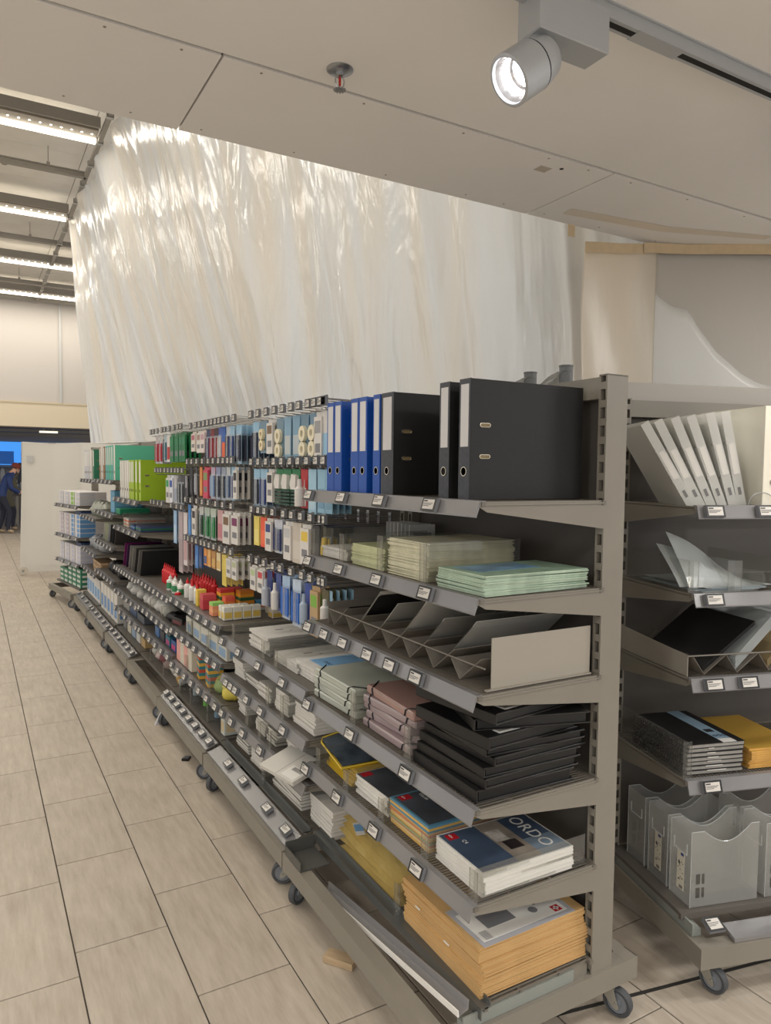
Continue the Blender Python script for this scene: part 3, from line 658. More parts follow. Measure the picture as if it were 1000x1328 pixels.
H1 = shelf(UH, LH, 1.165, spread(LH, 4), 'solid'); H2 = shelf(UH, LH, .800, spread(LH, 4), 'solid'); H3 = shelf(UH, LH, .490, spread(LH, 4), 'solid')
H4 = shelf(UH, LH, .215, [], 'solid', rail=False, name='base_deck', brackets=False)

# R: unit at the right, turned towards the viewer
RZ = R(73.8); LR = 1.0
RO = Vector((1.881+math.sin(RZ)*LR, 1.345-math.cos(RZ)*LR, 0))
UR = unit('shelving unit at right with clear magazine files on its base', (RO.x, RO.y), RZ, LR)
RM = Matrix.Translation(RO) @ Matrix.Rotation(RZ, 4, 'Z')
def rw(x, y, z): return tuple(RM @ Vector((x, y, z)))
R1 = shelf(UR, LR, 1.497, [LR-.055, LR-.24, LR-.5], 'wire'); R2 = shelf(UR, LR, 1.226, [LR-.065, LR-.5], 'wire'); R3 = shelf(UR, LR, .962, [LR-.075, LR-.20, LR-.5], 'wire'); R4 = shelf(UR, LR, .640, [LR-.08, LR-.5], 'wire')
R5 = shelf(UR, LR, .215, [], 'solid', rail=False, name='base_deck', brackets=False)
g = MB(); g.prism([(.004, .167), (.004, .180), (.06, .195), (.06, .191)], .01, LR-.12, 'y'); r_ = obj('base_price_rail', g, RAIL, UR); obj('price_label', label_mb(.055, .045).mesh('price_label', [BLACK, SCREEN, PRINT, mat('label_body', (120, 122, 126), .5)]), None, r_, (.040, LR-.07, .205), (0, R(65), 0))
g = MB(); g.box(.06, .50, LR-.042, LR-.012, .166, .190); g.box(.06, .50, LR-.018, LR-.012, .190, .205); obj('end_rail', g, mat('frosted_edge', (138, 142, 136)), UR)
g = MB(); g.box(.612, .620, -.02, LR+.03, 1.78, 1.935); obj('header_board', g, mat('header_grey', (176, 170, 162), .6), UR)
divider(R2, LR-.012, .10, .40); divider(R2, LR-.16, .10, .40, lip=.05); divider(R4, LR-.012, .12, .40, lip=.03); divider(R2, LR-.36, .1, .4)
# ------------------------------------------------------------------ goods on the nearest unit
BLK_BOARD = mat('black_binder_board', (15, 15, 16), .6, 0, .12, 60, .3, 500)
BLK_SPINE = mat('black_binder_spine', (58, 61, 68), .5, 0, .25, 90, .3, 400)
BLUE_BOARD = mat('blue_binder_board', (18, 74, 158), .42, 0, .06, 60, .2, 500)
SILVER_LBL = mat('spine_sticker', (206, 204, 202), .45, .1)
NICKEL = mat('nickel_trim', (205, 196, 176), .25, .85)
def binder(name, board, spine, wd, h=.312, d=.34, sticker=SILVER_LBL, label=None, cat='binder', group=None, ring=True, split=None):
    """lever arch binder, spine at x=0 facing -x, width along y from 0"""
    t = thing(name, label, cat, (0, 0, 0), 0, group)
    g = MB(); g.box(0, .0035, .001, wd-.001, 0, h, 1); g.box(.0005, d, 0, .0028, .001, h-.001, 0); g.box(.0005, d, wd-.0028, wd, .001, h-.001, 0); obj('cover', g, [board, spine], t)
    g = MB(); g.box(.004, d-.012, .004, wd-.004, .003, .008); g.box(.02, d-.06, wd*.3, wd*.7, .008, h*.93); obj('inner_sheets', g, mat('inner_dark', (60, 60, 60), .8), t)
    if sticker:
        g = MB(); g.box(-.0006, 0, wd*.16, wd*.84, h*.44, h*.955); obj('spine_label', g, sticker, t)
    if ring:
        M = Matrix.Translation((-.0004, wd*.5, h*.235)) @ Matrix.Rotation(R(-90), 4, 'Y')
        g = MB(); g.lathe([(.0105, .0012), (.0125, .0012), (.0125, -.0005)], 20, 0, M, caps=False); o = obj('finger_ring', g, NICKEL, t)
        g = MB(); g.lathe([(.0105, .0006), (.0, .0006)], 18, 0, M); obj('finger_hole', g, DARKSLOT, o)
    for z in (h*.62, h*.36):
        g = MB(); n = 20; pr_ = []
        for k in range(n):
            a = 2*math.pi*k/n; c, s = math.cos(a), math.sin(a); pr_.append((.047+(.011 if c > 0 else -.011)+.0055*c, -.0006, z+.0048*s))
        g.tube(pr_, .0016, 5, 0, True); sl = obj('slot_eyelet', g, NICKEL, t)
        g = MB(); g.poly([(p[0], -.0002, p[2]) for p in pr_]); obj('slot_opening', g, mat('slot_gold', (120, 104, 70), .5), sl)
    return t
ZA1 = 1.5215
for i, (y, wd, lab) in enumerate(((1.505, .05, 'wide-sided black lever arch binder nearest the upright'), (1.598, .05, 'slim black lever arch binder standing second from the upright'), (1.893, .076, 'broad black lever arch binder next to the blue ones'))):
    put(binder('lever_arch_binder', BLK_BOARD, BLK_SPINE, wd, d=.39, label=lab, group='black binders on the top shelf'), (1.108, y, ZA1), R((0, -1.2, 0)[i]))
for i, (y, wd, lab) in enumerate(((1.976, .046, 'single blue binder beside the broad black binder'), (2.062, .057, 'right one of the middle pair of blue binders'), (2.121, .057, 'left one of the middle pair of blue binders'), (2.246, .058, 'right one of the leftmost pair of blue binders'), (2.306, .058, 'blue binder at the far left of the top shelf'))):
    put(binder('lever_arch_binder', BLUE_BOARD, BLUE_BOARD, wd, label=lab, group='blue binders on the top shelf'), (1.108, y, ZA1))
def pad_mesh(dx, dy, t, mats, edge_in=.0):
    """flat pad: cover top and bottom, page edges round; centred; base z=0"""
    g = MB(); g.box(-dx/2, dx/2, -dy/2, dy/2, 0, t*.12, 0); g.box(-dx/2+edge_in, dx/2-edge_in, -dy/2+edge_in, dy/2-edge_in, t*.12, t*.88, 1); g.box(-dx/2, dx/2, -dy/2, dy/2, t*.88, t, 0)
    return g.mesh('pad', mats)
JR = random.Random(11)
def stack(name, me, n, c, t, z0, label, cat, group, jit=.004, rj=1.2, rz=0, bulge=0):
    out = []
    for k in range(n):
        o = obj(name, me, None, None, (c[0]+JR.uniform(-jit, jit), c[1]+JR.uniform(-jit, jit), z0+k*t), (0, 0, rz+R(JR.uniform(-rj, rj))))
        tag(o, label, cat, group); out.append(o)
    return out
# clear folders with green inserts
GE = [mat('green_insert', (146, 172, 150), .5, 0, .2, 20), mat('pale_green_edge', (176, 192, 170), .6, 0, .25, 25)]
GC = [mat('cream_insert', (196, 194, 168), .5, 0, .15, 20), mat('cream_edge', (206, 200, 172), .6, 0, .25, 25)]
GP = [mat('olive_insert', (178, 182, 140), .5, 0, .15, 20), mat('olive_edge', (188, 190, 150), .6, 0, .25, 25)]
st = stack('clear_folder', pad_mesh(.355, .208, .0034, GE), 15, (1.292, 1.548), .0036, 1.279, 'thin green-edged clear folder in the low stack nearest the upright', 'folder', 'green-edged folders on the second shelf', .005, 1.6)
g = MB(); g.box(-.12, .10, -.06, .05, 0, .0006); cv = tag(obj('insert_sheet', g, mat('blue_green_print', (120, 160, 190), .3, 0, .5, 14)), 'blue printed sheet on top of the green-edged folders', 'sheet'); put(cv, (1.26, 1.57, 1.279+15*.0036+.0003), R(4))
stack('clear_folder', pad_mesh(.31, .225, .0040, GC), 27, (1.275, 1.822), .0041, 1.279, 'thin cream clear folder in the tallest stack of the second shelf', 'folder', 'cream folders on the second shelf', .004, 1.2)
stack('clear_folder', pad_mesh(.30, .222, .0040, GP), 17, (1.272, 2.078), .0041, 1.279, 'thin olive-edged folder in the stack left of the tallest one', 'folder', 'olive folders on the second shelf', .004, 1.2)
stack('sheet_protector_pack', pad_mesh(.28, .20, .0075, [mat('white_wrap', (206, 203, 196), .3), mat('white_wrap_edge', (196, 192, 184), .5, 0, .12, 30)]), 5, (1.27, 2.345), .0077, 1.279, 'flat white shrink-wrapped pack at the left end of the second shelf', 'pack', 'white packs on the second shelf', .005, 2)
for k in range(7):
    g = MB(); g.box(-.004, .004, -.05, .05, 0, .12); o = obj('index_pack', g, mat('pale_index', (196, 196, 192), .4)); g = MB(); g.box(-.0046, -.004, -.035, .035, .05, .09); obj('printed_band', g, mat('grey_band', (120, 122, 124), .5), o)
    tag(o, 'slim white pack standing behind the white and olive stacks', 'pack', 'slim packs standing on the second shelf'); put(o, (1.445, 2.42-k*.028, 1.279), R(78))

# slanted file divider tray on the third shelf
PLATE = mat('divider_plate_grey', (120, 114, 105), .45)
tray = thing('divider_tray', 'grey metal zigzag divider tray on the third shelf of the nearest unit', 'divider tray', (0, 0, 1.0355))
VB = [2.331, 2.195, 2.067, 1.940, 1.812, 1.684, 1.557]
def plate(p0, p1, x0, x1, par, m, th=.0015, name='divider_plate'):
    (a, b), (c, d) = p0, p1; l = math.hypot(c-a, d-b); nx, nz = -(d-b)/l*th/2, (c-a)/l*th/2
    g = MB(); g.prism([(a+nx, b+nz), (c+nx, d+nz), (c-nx, d-nz), (a-nx, b-nz)], x0, x1, 'x'); return obj(name, g, m, par)
for vb in VB:
    plate((vb, .004), (vb+.042, .052), 1.125, 1.48, tray, PLATE)
    last = vb < 1.6
    plate((vb, .004), (vb-.092 if last else vb-.10, .078), 1.125, 1.48, tray, PLATE)
g = MB(); g.tube([(1.128, 2.378, .054), (1.128, 1.452, .056)], .0025, 6); obj('front_wire', g, PLATE, tray)
g = MB(); g.prism([(1.145, .0), (1.49, .0), (1.49, .135), (1.145, .135)], 1.447, 1.449, 'y'); g.prism([(1.125, 0), (1.49, 0), (1.49, .004), (1.125, .004)], 1.44, 1.449, 'y'); obj('end_plate', g, mat('end_plate_taupe', (158, 151, 139), .45), tray)
g = MB(); g.prism([(1.125, .0), (1.49, .0), (1.49, .08), (1.125, .08)], 2.380, 2.382, 'y'); obj('end_plate', g, PLATE, tray)
def lean_folder(vb, off, m, label, group, wl=.215, xl=.31, ang=42, x0=1.14, name='document_folder', th=.0016):
    """sheet leaning in the V at vb, rising towards the near end"""
    a = R(ang); o_ = off; g = MB(); c, s = math.cos(a), math.sin(a)
    b0 = (vb-.004-o_*s*1.2, 1.0415+.002+o_*c)
    p = [(0, 0), (-wl*c, wl*s)]
    g.prism([(0, 0), (-wl*c, wl*s), (-wl*c+th*s, wl*s+th*c), (th*s, th*c)], 0, xl, 'x')
    o = obj(name, g, m); o.location = (x0, b0[0], b0[1]); return tag(o, label, 'folder', group)
GFILM = film('grey_folder_film', (186, 184, 178), .15, .3, .35, .4); WF = film('white_folder_film', (228, 226, 220), .12, .3, .35, .4); BF = mat('black_folder', (30, 29, 29), .5)
for vb, n, m, lab in ((VB[1], 5, BF, 'black folder leaning in the far left divider slot'), (VB[1], 0, WF, ''), (VB[2], 2, GFILM, 'grey folder leaning in the third divider slot from the left'), (VB[3], 7, WF, 'milky folder leaning in the middle divider slot'), (VB[4], 3, GFILM, 'grey folder leaning in the fifth divider slot from the left'), (VB[5], 8, GFILM, 'grey translucent folder leaning in the slot before the last'), ):
    for k in range(n): lean_folder(vb, .004+k*.0042, m, lab, 'folders in the zigzag tray', wl=.205-.012*(k % 3)+(.02 if vb == VB[3] else 0), x0=1.14+.004*(k % 2), th=.0022)
for k in range(3): lean_folder(VB[1], .030+k*.0045, WF, 'white folder leaning beside the black ones in the divider tray', 'folders in the zigzag tray', wl=.20, x0=1.135)
lean_folder(VB[0], .003, BF, 'small black folder in the slot at the far left end', 'folders in the zigzag tray', wl=.11, ang=40)

# elastic-band box files
def box_file(name, m, dx, dy, t, lab, group, band):
    th = thing(name, lab, 'box file', (0, 0, 0), 0, group)
    g = bev(dx, dy, t, .004); obj('case', g, m, th); 
    g = MB(); g.box(-dx/2-.0006, -dx/2+.0, -dy/2+.004, dy/2-.004, t*.72, t*.76); obj('lid_edge', g, film('lid_seam', (200, 200, 195), .2, .2), th)
    for s in (-1, 1):
        y = s*dy*.36; g = MB(); g.tube([(-dx/2+.05, y+s*.055, t+.0015), (-dx/2+.012, y+s*.012, t+.0018), (-dx/2-.002, y, t-.004), (-dx/2-.002, y-s*.006, .004)], .0027, 6); obj('elastic_band', g, band, th)
    return th
BAND = mat('black_elastic', (22, 22, 24), .6)
PALE = film('pale_polypropylene', (214, 218, 206), .08, .35, .3, .5); MAUVE = film('mauve_polypropylene', (186, 166, 168), .12, .3, .25, .5); ROSE = film('rose_polypropylene', (196, 160, 150), .12, .3, .25, .5)
for k in range(4):
    o = box_file('elastic_box_file', PALE, .27, .325, .0255, ['lowest', 'second lowest', 'second highest', 'topmost'][k]+' pale translucent box file in its stack', 'pale box files', BAND); put(o, (1.255, 2.318+(.012, .03, .02, .0)[k]*.5, .7435+k*.0262), R((2, -1, 1.5, 0)[k]))
o = box_file('elastic_box_file', MAUVE, .26, .315, .0255, 'lower mauve box file flush with the shelf front', 'mauve box files', BAND); put(o, (1.255, 1.952, .7435), R(-1))
o = box_file('elastic_box_file', MAUVE, .26, .315, .0255, 'second mauve box file tilted back in the stack', 'mauve box files', BAND); put(o, (1.275, 1.955, .7700), R(3))
o = box_file('elastic_box_file', MAUVE, .26, .315, .0255, 'third mauve box file from the shelf', 'mauve box files', BAND); put(o, (1.262, 1.965, .7965), R(-3))
o = box_file('elastic_box_file', MAUVE, .26, .315, .0255, 'fourth mauve box file just below the rosy one', 'mauve box files', BAND); put(o, (1.262, 1.955, .8230), R(2))
o = box_file('elastic_box_file', ROSE, .26, .325, .0275, 'rose translucent box file on top of the mauve stack', 'mauve box files', BAND); put(o, (1.265, 1.945, .8495), R(-3))
# black zipped portfolios
PORT = mat('black_pu_cover', (17, 16, 16), .42, 0, .1, 20, .15, 300); PIPE = mat('portfolio_piping', (48, 46, 44), .45); INNER = mat('portfolio_pages', (24, 23, 22), .5, 0, .3, 30, stretch=(1, 1, 60))
def portfolio(lab, sticker=False, t=.032):
    th = thing('ring_portfolio', lab, 'portfolio', (0, 0, 0), 0, 'black portfolios on the fourth shelf'); dx, dy = .335, .315
    g = MB(); g.add(bev(dx, dy, .004, .0015)); g.add(bev(dx, dy, .004, .0015), Matrix.Translation((0, 0, t-.004))); g.add(bev(.005, dy, t, .0015), Matrix.Translation((-dx/2+.0025, 0, 0))); obj('cover', g, PORT, th)
    g = MB(); g.box(-dx/2+.012, dx/2-.012, -dy/2+.006, dy/2-.006, .0045, t-.0045); obj('page_block', g, INNER, th)
    g = MB(); 
    for z in (.002, t-.002): g.tube([(-dx/2+.003, -dy/2, z), (dx/2-.006, -dy/2, z), (dx/2, -dy/2+.006, z), (dx/2, dy/2, z)], .0014, 5)
    g.tube([(-dx/2+.003, -dy/2-.0005, .002), (-dx/2+.003, -dy/2-.0005, t-.002)], .0014, 5); obj('piping', g, PIPE, th)
    if sticker:
        g = MB(); g.box(-.12, -.01, -dy/2+.012, -dy/2+.062, t+.0001, t+.0007, 0); g.box(-.065, -.012, -dy/2+.014, -dy/2+.06, t+.0007, t+.001, 1)
        for q in range(9): g.box(-.112+q*.0042, -.110+q*.0042, -dy/2+.02, -dy/2+.05, t+.0007, t+.001, 2)
        obj('barcode_sticker', g, [WHITE, mat('sticker_blue', (140, 176, 204), .5), PRINT], th)
    return th
z = .7435
for k, (lab, stk, t, dx, rz) in enumerate((('lowest black portfolio lying on the fourth shelf', 0, .035, -.012, -1), ('black portfolio second from the bottom of the stack', 0, .027, .004, 1.5), ('black portfolio third from the bottom of the stack', 0, .027, .010, -1), ('black portfolio fourth from the bottom', 0, .024, .03, 2), ('black portfolio fifth from the bottom', 0, .024, .024, -3), ('black portfolio with a blue-white sticker in the middle of the stack', 1, .034, .0, 4), ('stickered black portfolio turned askew near the top', 1, .032, .045, -17), ('topmost black portfolio right under the divider shelf', 1, .030, .0, 8))):
    p = portfolio(lab, stk, t); put(p, (1.288+dx, 1.605+(.0 if k != 6 else -.01), z), R(rz)); z += t+.0004
# magazines and drawing pads on the fifth shelf
def cover_block(th, boxes):
    for nm, x0, x1, y0, y1, z, m in boxes:
        g = MB(); g.box(x0, x1, y0, y1, z, z+.0005); obj(nm, g, m, th)
NAVY = mat('navy_cover', (66, 80, 100), .3, 0, .25, 5); GREYC = mat('grey_cover', (128, 124, 120), .35, 0, .2, 8); REDB = mat('red_badge', (176, 28, 40), .4)
ORD_M = [mat('white_cover_edge', (216, 214, 208), .4), PAGES]
om = pad_mesh(.31, .224, .0105, ORD_M, .001)
for k in range(5): tag(obj('shelf_insert_pack', om, None, None, (1.284+JR.uniform(-.004, .004), 1.552+JR.uniform(-.003, .003), .4935+k*.0108), (0, 0, R(JR.uniform(-1.5, 1.5)))), 'white plastic-wrapped pad under the one titled ORDO', 'pad', 'white wrapped pads on the fifth shelf')
th = thing('drawing_pad', 'navy and grey ORDO pad on top of the white stack', 'pad', (1.284, 1.552, .4935+5*.0108), R(-1.5)); obj('block', om, None, th)
cover_block(th, (('cover_print', -.150, .150, -.106, .106, .0106, NAVY), ('photo_panel', -.030, .050, -.106, .106, .0112, mat('grey_photo', (142, 132, 120), .35, 0, .35, 12)), ('red_badge', -.138, -.104, .068, .098, .0112, REDB), ('pale_band', .05, .150, -.106, -.02, .0112, mat('haze_blue', (120, 136, 150), .35, 0, .15, 6)), ('dark_picture', -.012, .034, -.05, -.005, .0118, mat('picture_dark', (52, 46, 46), .4, 0, .5, 40)), ('light_picture', -.025, .02, .0, .06, .0118, mat('picture_light', (178, 172, 164), .4, 0, .3, 40))))
lettering('ORDO', .058, WHITE, th, (.082, .098, .0118), (0, 0, R(-90)), spacing=1.05); lettering('elco', .012, WHITE, th, (-.126, .096, .0118), (0, 0, R(-90))); lettering('C4', .018, WHITE, th, (-.108, .055, .0112), (0, 0, R(-90)))
MULT = [mat('multi_blue', (70, 128, 160), .5), mat('multi_edge', (214, 170, 96), .6, 0, .35, 3, stretch=(1, 1, 400))]
mm_ = [pad_mesh(.315, .222, .007, [mat('edge_'+n, c, .5), mat('edge_'+n, c)]) for n, c in (('ochre', (206, 166, 92)), ('terracotta', (188, 122, 84)), ('steel_blue', (84, 134, 160)), ('sand', (208, 186, 138)), ('sage', (150, 152, 116)))]
for k in range(10):
    o = obj('envelope_pack', mm_[(0, 3, 1, 4, 0, 3, 1, 0, 2, 0)[k]], None, None, (1.283+JR.uniform(-.003, .003)+.0015*k*0, 1.806+JR.uniform(-.003, .003), .4935+k*.0071), (0, 0, R(JR.uniform(-1, 1))))
    tag(o, ('ochre', 'sand', 'terracotta', 'sage', 'ochre', 'sand', 'terracotta', 'ochre', 'steel blue', 'ochre')[k]+' coloured envelope pack, number %s from the bottom of the coloured stack' % ORD[k], 'pack', 'coloured envelope packs')
th = thing('envelope_pack', 'dark-covered pack with red badge on top of the coloured envelope stack', 'pack', (1.283, 1.806, .4935+10*.0071), 0, 'coloured envelope packs'); obj('block', mm_[2], None, th)
DKC = mat('charcoal_cover', (72, 76, 82), .3, 0, .4, 7)
cover_block(th, (('cover_print', -.150, .150, -.100, .104, .0071, DKC), ('red_badge', -.14, -.10, .068, .098, .0077, REDB), ('orange_mark', .0, .03, .04, .09, .0077, mat('orange_mark', (196, 96, 50), .4))))
lettering('elco', .012, WHITE, th, (-.128, .096, .0083), (0, 0, R(-90))); lettering('COLOR', .014, WHITE, th, (-.07, .085, .0078), (0, 0, R(-90)))
wm = pad_mesh(.30, .218, .010, ORD_M, .001)
for k in range(5): tag(obj('envelope_pack', wm, None, None, (1.28+JR.uniform(-.004, .004), 2.052+JR.uniform(-.003, .003), .4935+k*.0103), (0, 0, R(JR.uniform(-2, 2)))), 'white pack under the dark-covered one, between yellow and coloured packs', 'pack', 'white envelope packs')
th = thing('envelope_pack', 'dark-covered white pack between the yellow folders and coloured envelopes', 'pack', (1.28, 2.052, .4935+5*.0103), R(1), 'white envelope packs'); obj('block', wm, None, th)
cover_block(th, (('cover_print', -.148, .12, -.106, .106, .0101, DKC), ('red_badge', -.14, -.10, .07, .10, .0107, REDB), ('yellow_mark', .0, .09, .02, .04, .0107, mat('yellow_mark', (206, 176, 60), .4))))
YEL = film('yellow_sleeve', (226, 190, 50), .1, .3, .25, .5); ym = pad_mesh(.31, .225, .0065, [YEL, YEL])
for k in range(7): tag(obj('yellow_folder', ym, None, None, (1.29+.004*k, 2.30+JR.uniform(-.006, .006), .4935+k*.0068), (0, 0, R(JR.uniform(-3, 3)))), 'plain yellow sleeve in the stack at the far left of the fifth shelf', 'folder', 'yellow sleeves')
th = thing('yellow_folder', 'yellow-rimmed sleeve with dark cover bulging over the yellow stack', 'folder', (1.285, 2.36, .4935+7*.0068+.001), R(-6), 'yellow sleeves')
def yb(u, v): return (-.155+.31*u, -.13+.26*v, .012*math.sin(u*math.pi)*(.4+v)+.020*v)
g = MB(); g.grid(lambda i, j: yb(.03+.94*i/12, .05+.9*j/10), 12, 10); o = obj('cover_print', g, mat('slate_cover', (76, 86, 96), .25, 0, .5, 9), th); mo = o.modifiers.new('thickness', 'SOLIDIFY'); mo.thickness = .001
g = MB(); g.tube([yb(u, v) for u, v in ((0, 0), (.5, 0), (1, 0), (1, .5), (1, 1), (.75, 1), (.5, 1), (.25, 1), (.05, .97), (0, .85), (0, .5))], .0035, 6, 0, True); obj('zip_edge', g, mat('yellow_zip', (226, 196, 70), .4), th)

# base: kraft envelopes and gold zip bags
KR = [mat('kraft_paper', (200, 162, 108), .7, 0, .08, 12), mat('kraft_edge', (192, 154, 102), .8, 0, .2, 6, stretch=(1, 1, 120))]
km = pad_mesh(.375, .385, .0040, KR)
for k in range(31):
    o = obj('kraft_envelope', km, None, None, (1.318+JR.uniform(-.002, .002)+(.006 if 10 < k < 19 else -.004 if 22 < k < 27 else 0), 1.641+JR.uniform(-.003, .003)+(.006 if k > 20 else 0), .2165+k*.0043), (0, 0, R(JR.uniform(-.6, .6))))
    tag(o, 'brown kraft envelope in the tall stack on the base', 'envelope', 'kraft envelopes on the base')
zt = .2165+31*.0043
th = thing('wrapped_card', 'white printed card in clear wrap on top of the kraft envelopes', 'card', (1.318, 1.632, zt+.0006), R(1))
g = MB(); g.box(-.178, .15, -.178, .0, 0, .0006); obj('clear_wrap', g, mat('wrap_grey', (178, 178, 182), .25), th)
g = MB(); g.box(-.165, .135, -.160, -.03, .0006, .0010); obj('paper', g, WHITE, th)
g = MB(); g.box(.095, .122, -.155, -.128, .001, .0014, 0); g.box(.1055, .1115, -.151, -.132, .0014, .0016, 1); g.box(.099, .118, -.1445, -.1385, .0014, .0016, 1); obj('cross_emblem', g, [REDB, WHITE], th)
lettering('SOS', .032, PRINT, th, (.06, -.045, .0012), (0, 0, R(-90)))
g = MB(); 
for q in range(8): g.box(-.155+.0, -.130, -.155+q*.0045, -.153+q*.0045, .001, .0013)
g.box(-.02, .03, -.045, -.036, .001, .0013); g.box(-.12, -.02, -.12, -.06, .001, .0012); g.lathe([(.014, .0010), (.014, .0013)], 14, 0, Matrix.Translation((.045, -.115, 0))); tag(obj('print', g, [mat('grey_print', (120, 120, 122), .6)], th), kind='stuff')
for k, (y, x) in enumerate(((1.75, .001), (1.60, .002))):
    g = MB(); g.box(1.1245, 1.1265, y-.012, y+.012, zt-.05-.02*k, zt-.046-.02*k); tag(obj('white_fastener', g, WHITE), ['upper', 'lower'][k]+' white band end on the front of the kraft stack', 'band')
GOLD = film('gold_polybag', (228, 206, 134), .22, .3, .2, .6)
def bag_mesh(seed):
    r = random.Random(seed); g = MB(); ph = [r.uniform(0, 6) for _ in range(6)]
    def P(i, j, top):
        u = i/14; v = j/12; x = -.15+.3*u; y = -.215+.43*v; e = min(1, 5*min(u, 1-u))*min(1, 6*min(v, 1-v))
        return (x+.004*math.sin(v*9+ph[0]), y+.004*math.sin(u*7+ph[1]), (.018*e+.004*math.sin(u*17+v*6+ph[2])*e+.005*math.sin(v*21-u*5+ph[3])*e+.001 if top else .0))
    g.grid(lambda i, j: P(i, j, True), 14, 12); g.grid(lambda i, j: P(i, j, False), 14, 12, flip=True); return g.mesh('polybag', [GOLD])
bm_ = [bag_mesh(s) for s in range(3)]
for k in range(6):
    tag(obj('gold_polybag', bm_[k % 3], None, None, (1.30+.012*(k % 3), 2.115+(.012*(k % 2)), .2165+k*.0165), (R(1.2*k), 0, R(JR.uniform(-3, 3)))), 'gold tinted plastic bag in the slumped heap on the base', 'bag', 'gold plastic bags on the base')
g = MB(); g.box(-.045, .045, -.016, .016, 0, .001, 0); g.box(-.02, .03, -.0155, .0155, .001, .0014, 1); put(tag(obj('bag_sticker', g, [WHITE, mat('sticker_lightblue', (126, 172, 214), .4)]), 'white and light blue sticker on the gold bags', 'sticker'), (1.175, 2.22, .322), R(72))
# loose rail, wood block, clip
th = thing('loose_price_rail', 'detached white-grey price rail lying askew in the base frame', 'price rail', (0, 0, 0))
p0 = Vector((1.042, 2.25, .112)); p1 = Vector((1.056, 1.44, .205)); 
g = MB(); g.prism([(0, 0), (.030, .006), (.034, .030), (.031, .031), (.027, .009), (0, .003)], 0, (p1-p0).length, 'y'); a = obj('channel', g, RAIL, th)
g = MB(); g.box(-.004, .0, 0, (p1-p0).length, -.002, .014); b = obj('edge_strip', g, WHITE, th)
d = (p1-p0).normalized(); xa = Vector((1, 0, 0)); xa = (xa-d*xa.dot(d)).normalized(); za = xa.cross(d)
th.matrix_world = Matrix(((xa.x, d.x, -za.x, p0.x), (xa.y, d.y, -za.y, p0.y), (xa.z, d.z, -za.z, p0.z), (0, 0, 0, 1))) if za.z < 0 else Matrix(((xa.x, d.x, za.x, p0.x), (xa.y, d.y, za.y, p0.y), (xa.z, d.z, za.z, p0.z), (0, 0, 0, 1)))
put(tag(obj('wood_block', bev(.05, .108, .022, .002), mat('raw_wood', (178, 154, 122), .7, 0, .12, 20, stretch=(8, 1, 8))), 'small pale wooden block on the floor beside the base frame', 'block'), (1.012, 2.03, 0), R(36))
th = thing('plastic_clip', 'small black plastic clip lying on the floor tiles', 'clip', (1.0, 3.93, 0), R(60))
g = MB(); g.box(-.03, .03, -.018, .018, 0, .004); g.box(-.03, -.026, -.018, .018, 0, .014); obj('base', g, BLACK, th)
g = MB(); g.prism([(-.026, .006), (.03, .004), (.03, .006), (-.026, .014)], -.016, .016, 'y'); obj('flap', g, mat('clip_grey', (96, 98, 104), .4), th)
# pipe stubs with film on the top beam
for k, (x, y) in enumerate(((1.55, 1.79), (1.54, 1.62))):
    th = thing('pipe_stub', ['grey pipe stub wrapped in film left on top of the near unit', 'grey pipe stub nearest the upright on top of the near unit'][k], 'pipe', (x, y, 1.86))
    g = MB(); g.lathe([(.020, 0), (.020, .048), (.0215, .049), (.0215, .053), (.017, .053), (.017, .02)], 20, caps=False); obj('tube', g, mat('grey_pipe', (104, 106, 106), .5, 0, .12, 20), th, smooth=True)
    g = MB(); g.grid(lambda i, j: (.024*math.cos(i*.5)*(1+.7*j/6)+.006*math.sin(i*3), .024*math.sin(i*.5)+.05*j/6*1.3, .035-.034*j/6+.003*math.sin(i*4+j)), 9, 6); obj('film_wrap', g, film('wrap_film', (200, 200, 196), .6, .3, .2, .6), th)
# ------------------------------------------------------------------ goods on the right unit (its own frame: x depth, y from right to left)
def rput(o, x, y, z, rz=0, rot=None):
    M = RM @ Matrix.Translation((x, y, z)) @ (rot or Matrix.Rotation(rz, 4, 'Z')); o.matrix_world = M; return o
MILK = film('milky_binder', (232, 231, 226), .06, .4, .3, .45)
def ring_file(lab, wd=.028):
    t = thing('ring_file', lab, 'ring file', (0, 0, 0), 0, 'leaning translucent ring files'); h, d = .305, .245
    g = MB(); g.box(0, .0015, 0, wd, 0, h); g.box(.0015, d, 0, .0012, 0, h); g.box(.0015, d, wd-.0012, wd, 0, h); obj('cover', g, MILK, t)
    g = MB(); g.box(-.0008, 0, .005, wd-.005, h*.34, h*.66); obj('spine_label', g, WHITE, t)
    g = MB(); g.box(-.0009, -.0001, .009, .018, h*.12, h*.2, 0); obj('sticker', g, mat('grey_sticker', (120, 118, 116), .6), t)
    for z in (.32, .68): g = MB(); g.lathe([(.004, 0), (.004, .003)], 10, 0, Matrix.Translation((.006, wd, h*z)) @ Matrix.Rotation(R(-90), 4, 'X')); obj('rivet', g, STEEL, t)
    return t
for k, (y, a) in enumerate(((LR-.008, 31), (LR-.040, 28), (LR-.078, 24), (LR-.118, 21), (LR-.158, 16), (LR-.190, 12))):
    t = ring_file('milky ring file, %s from the left in the leaning row' % ORD[k]); wd = .035
    rput(t, .15, y-.035, 1.4985, rot=Matrix.Rotation(R(-15), 4, 'Z') @ Matrix.Rotation(R(-a), 4, 'X'))
t = binder('lever_arch_binder', mat('ivory_board', (222, 218, 204), .5), mat('ivory_spine', (236, 230, 212), .5), .075, sticker=None, label='upright ivory white binder right of the leaning ring files'); rput(t, .112, LR-.325, 1.4985)
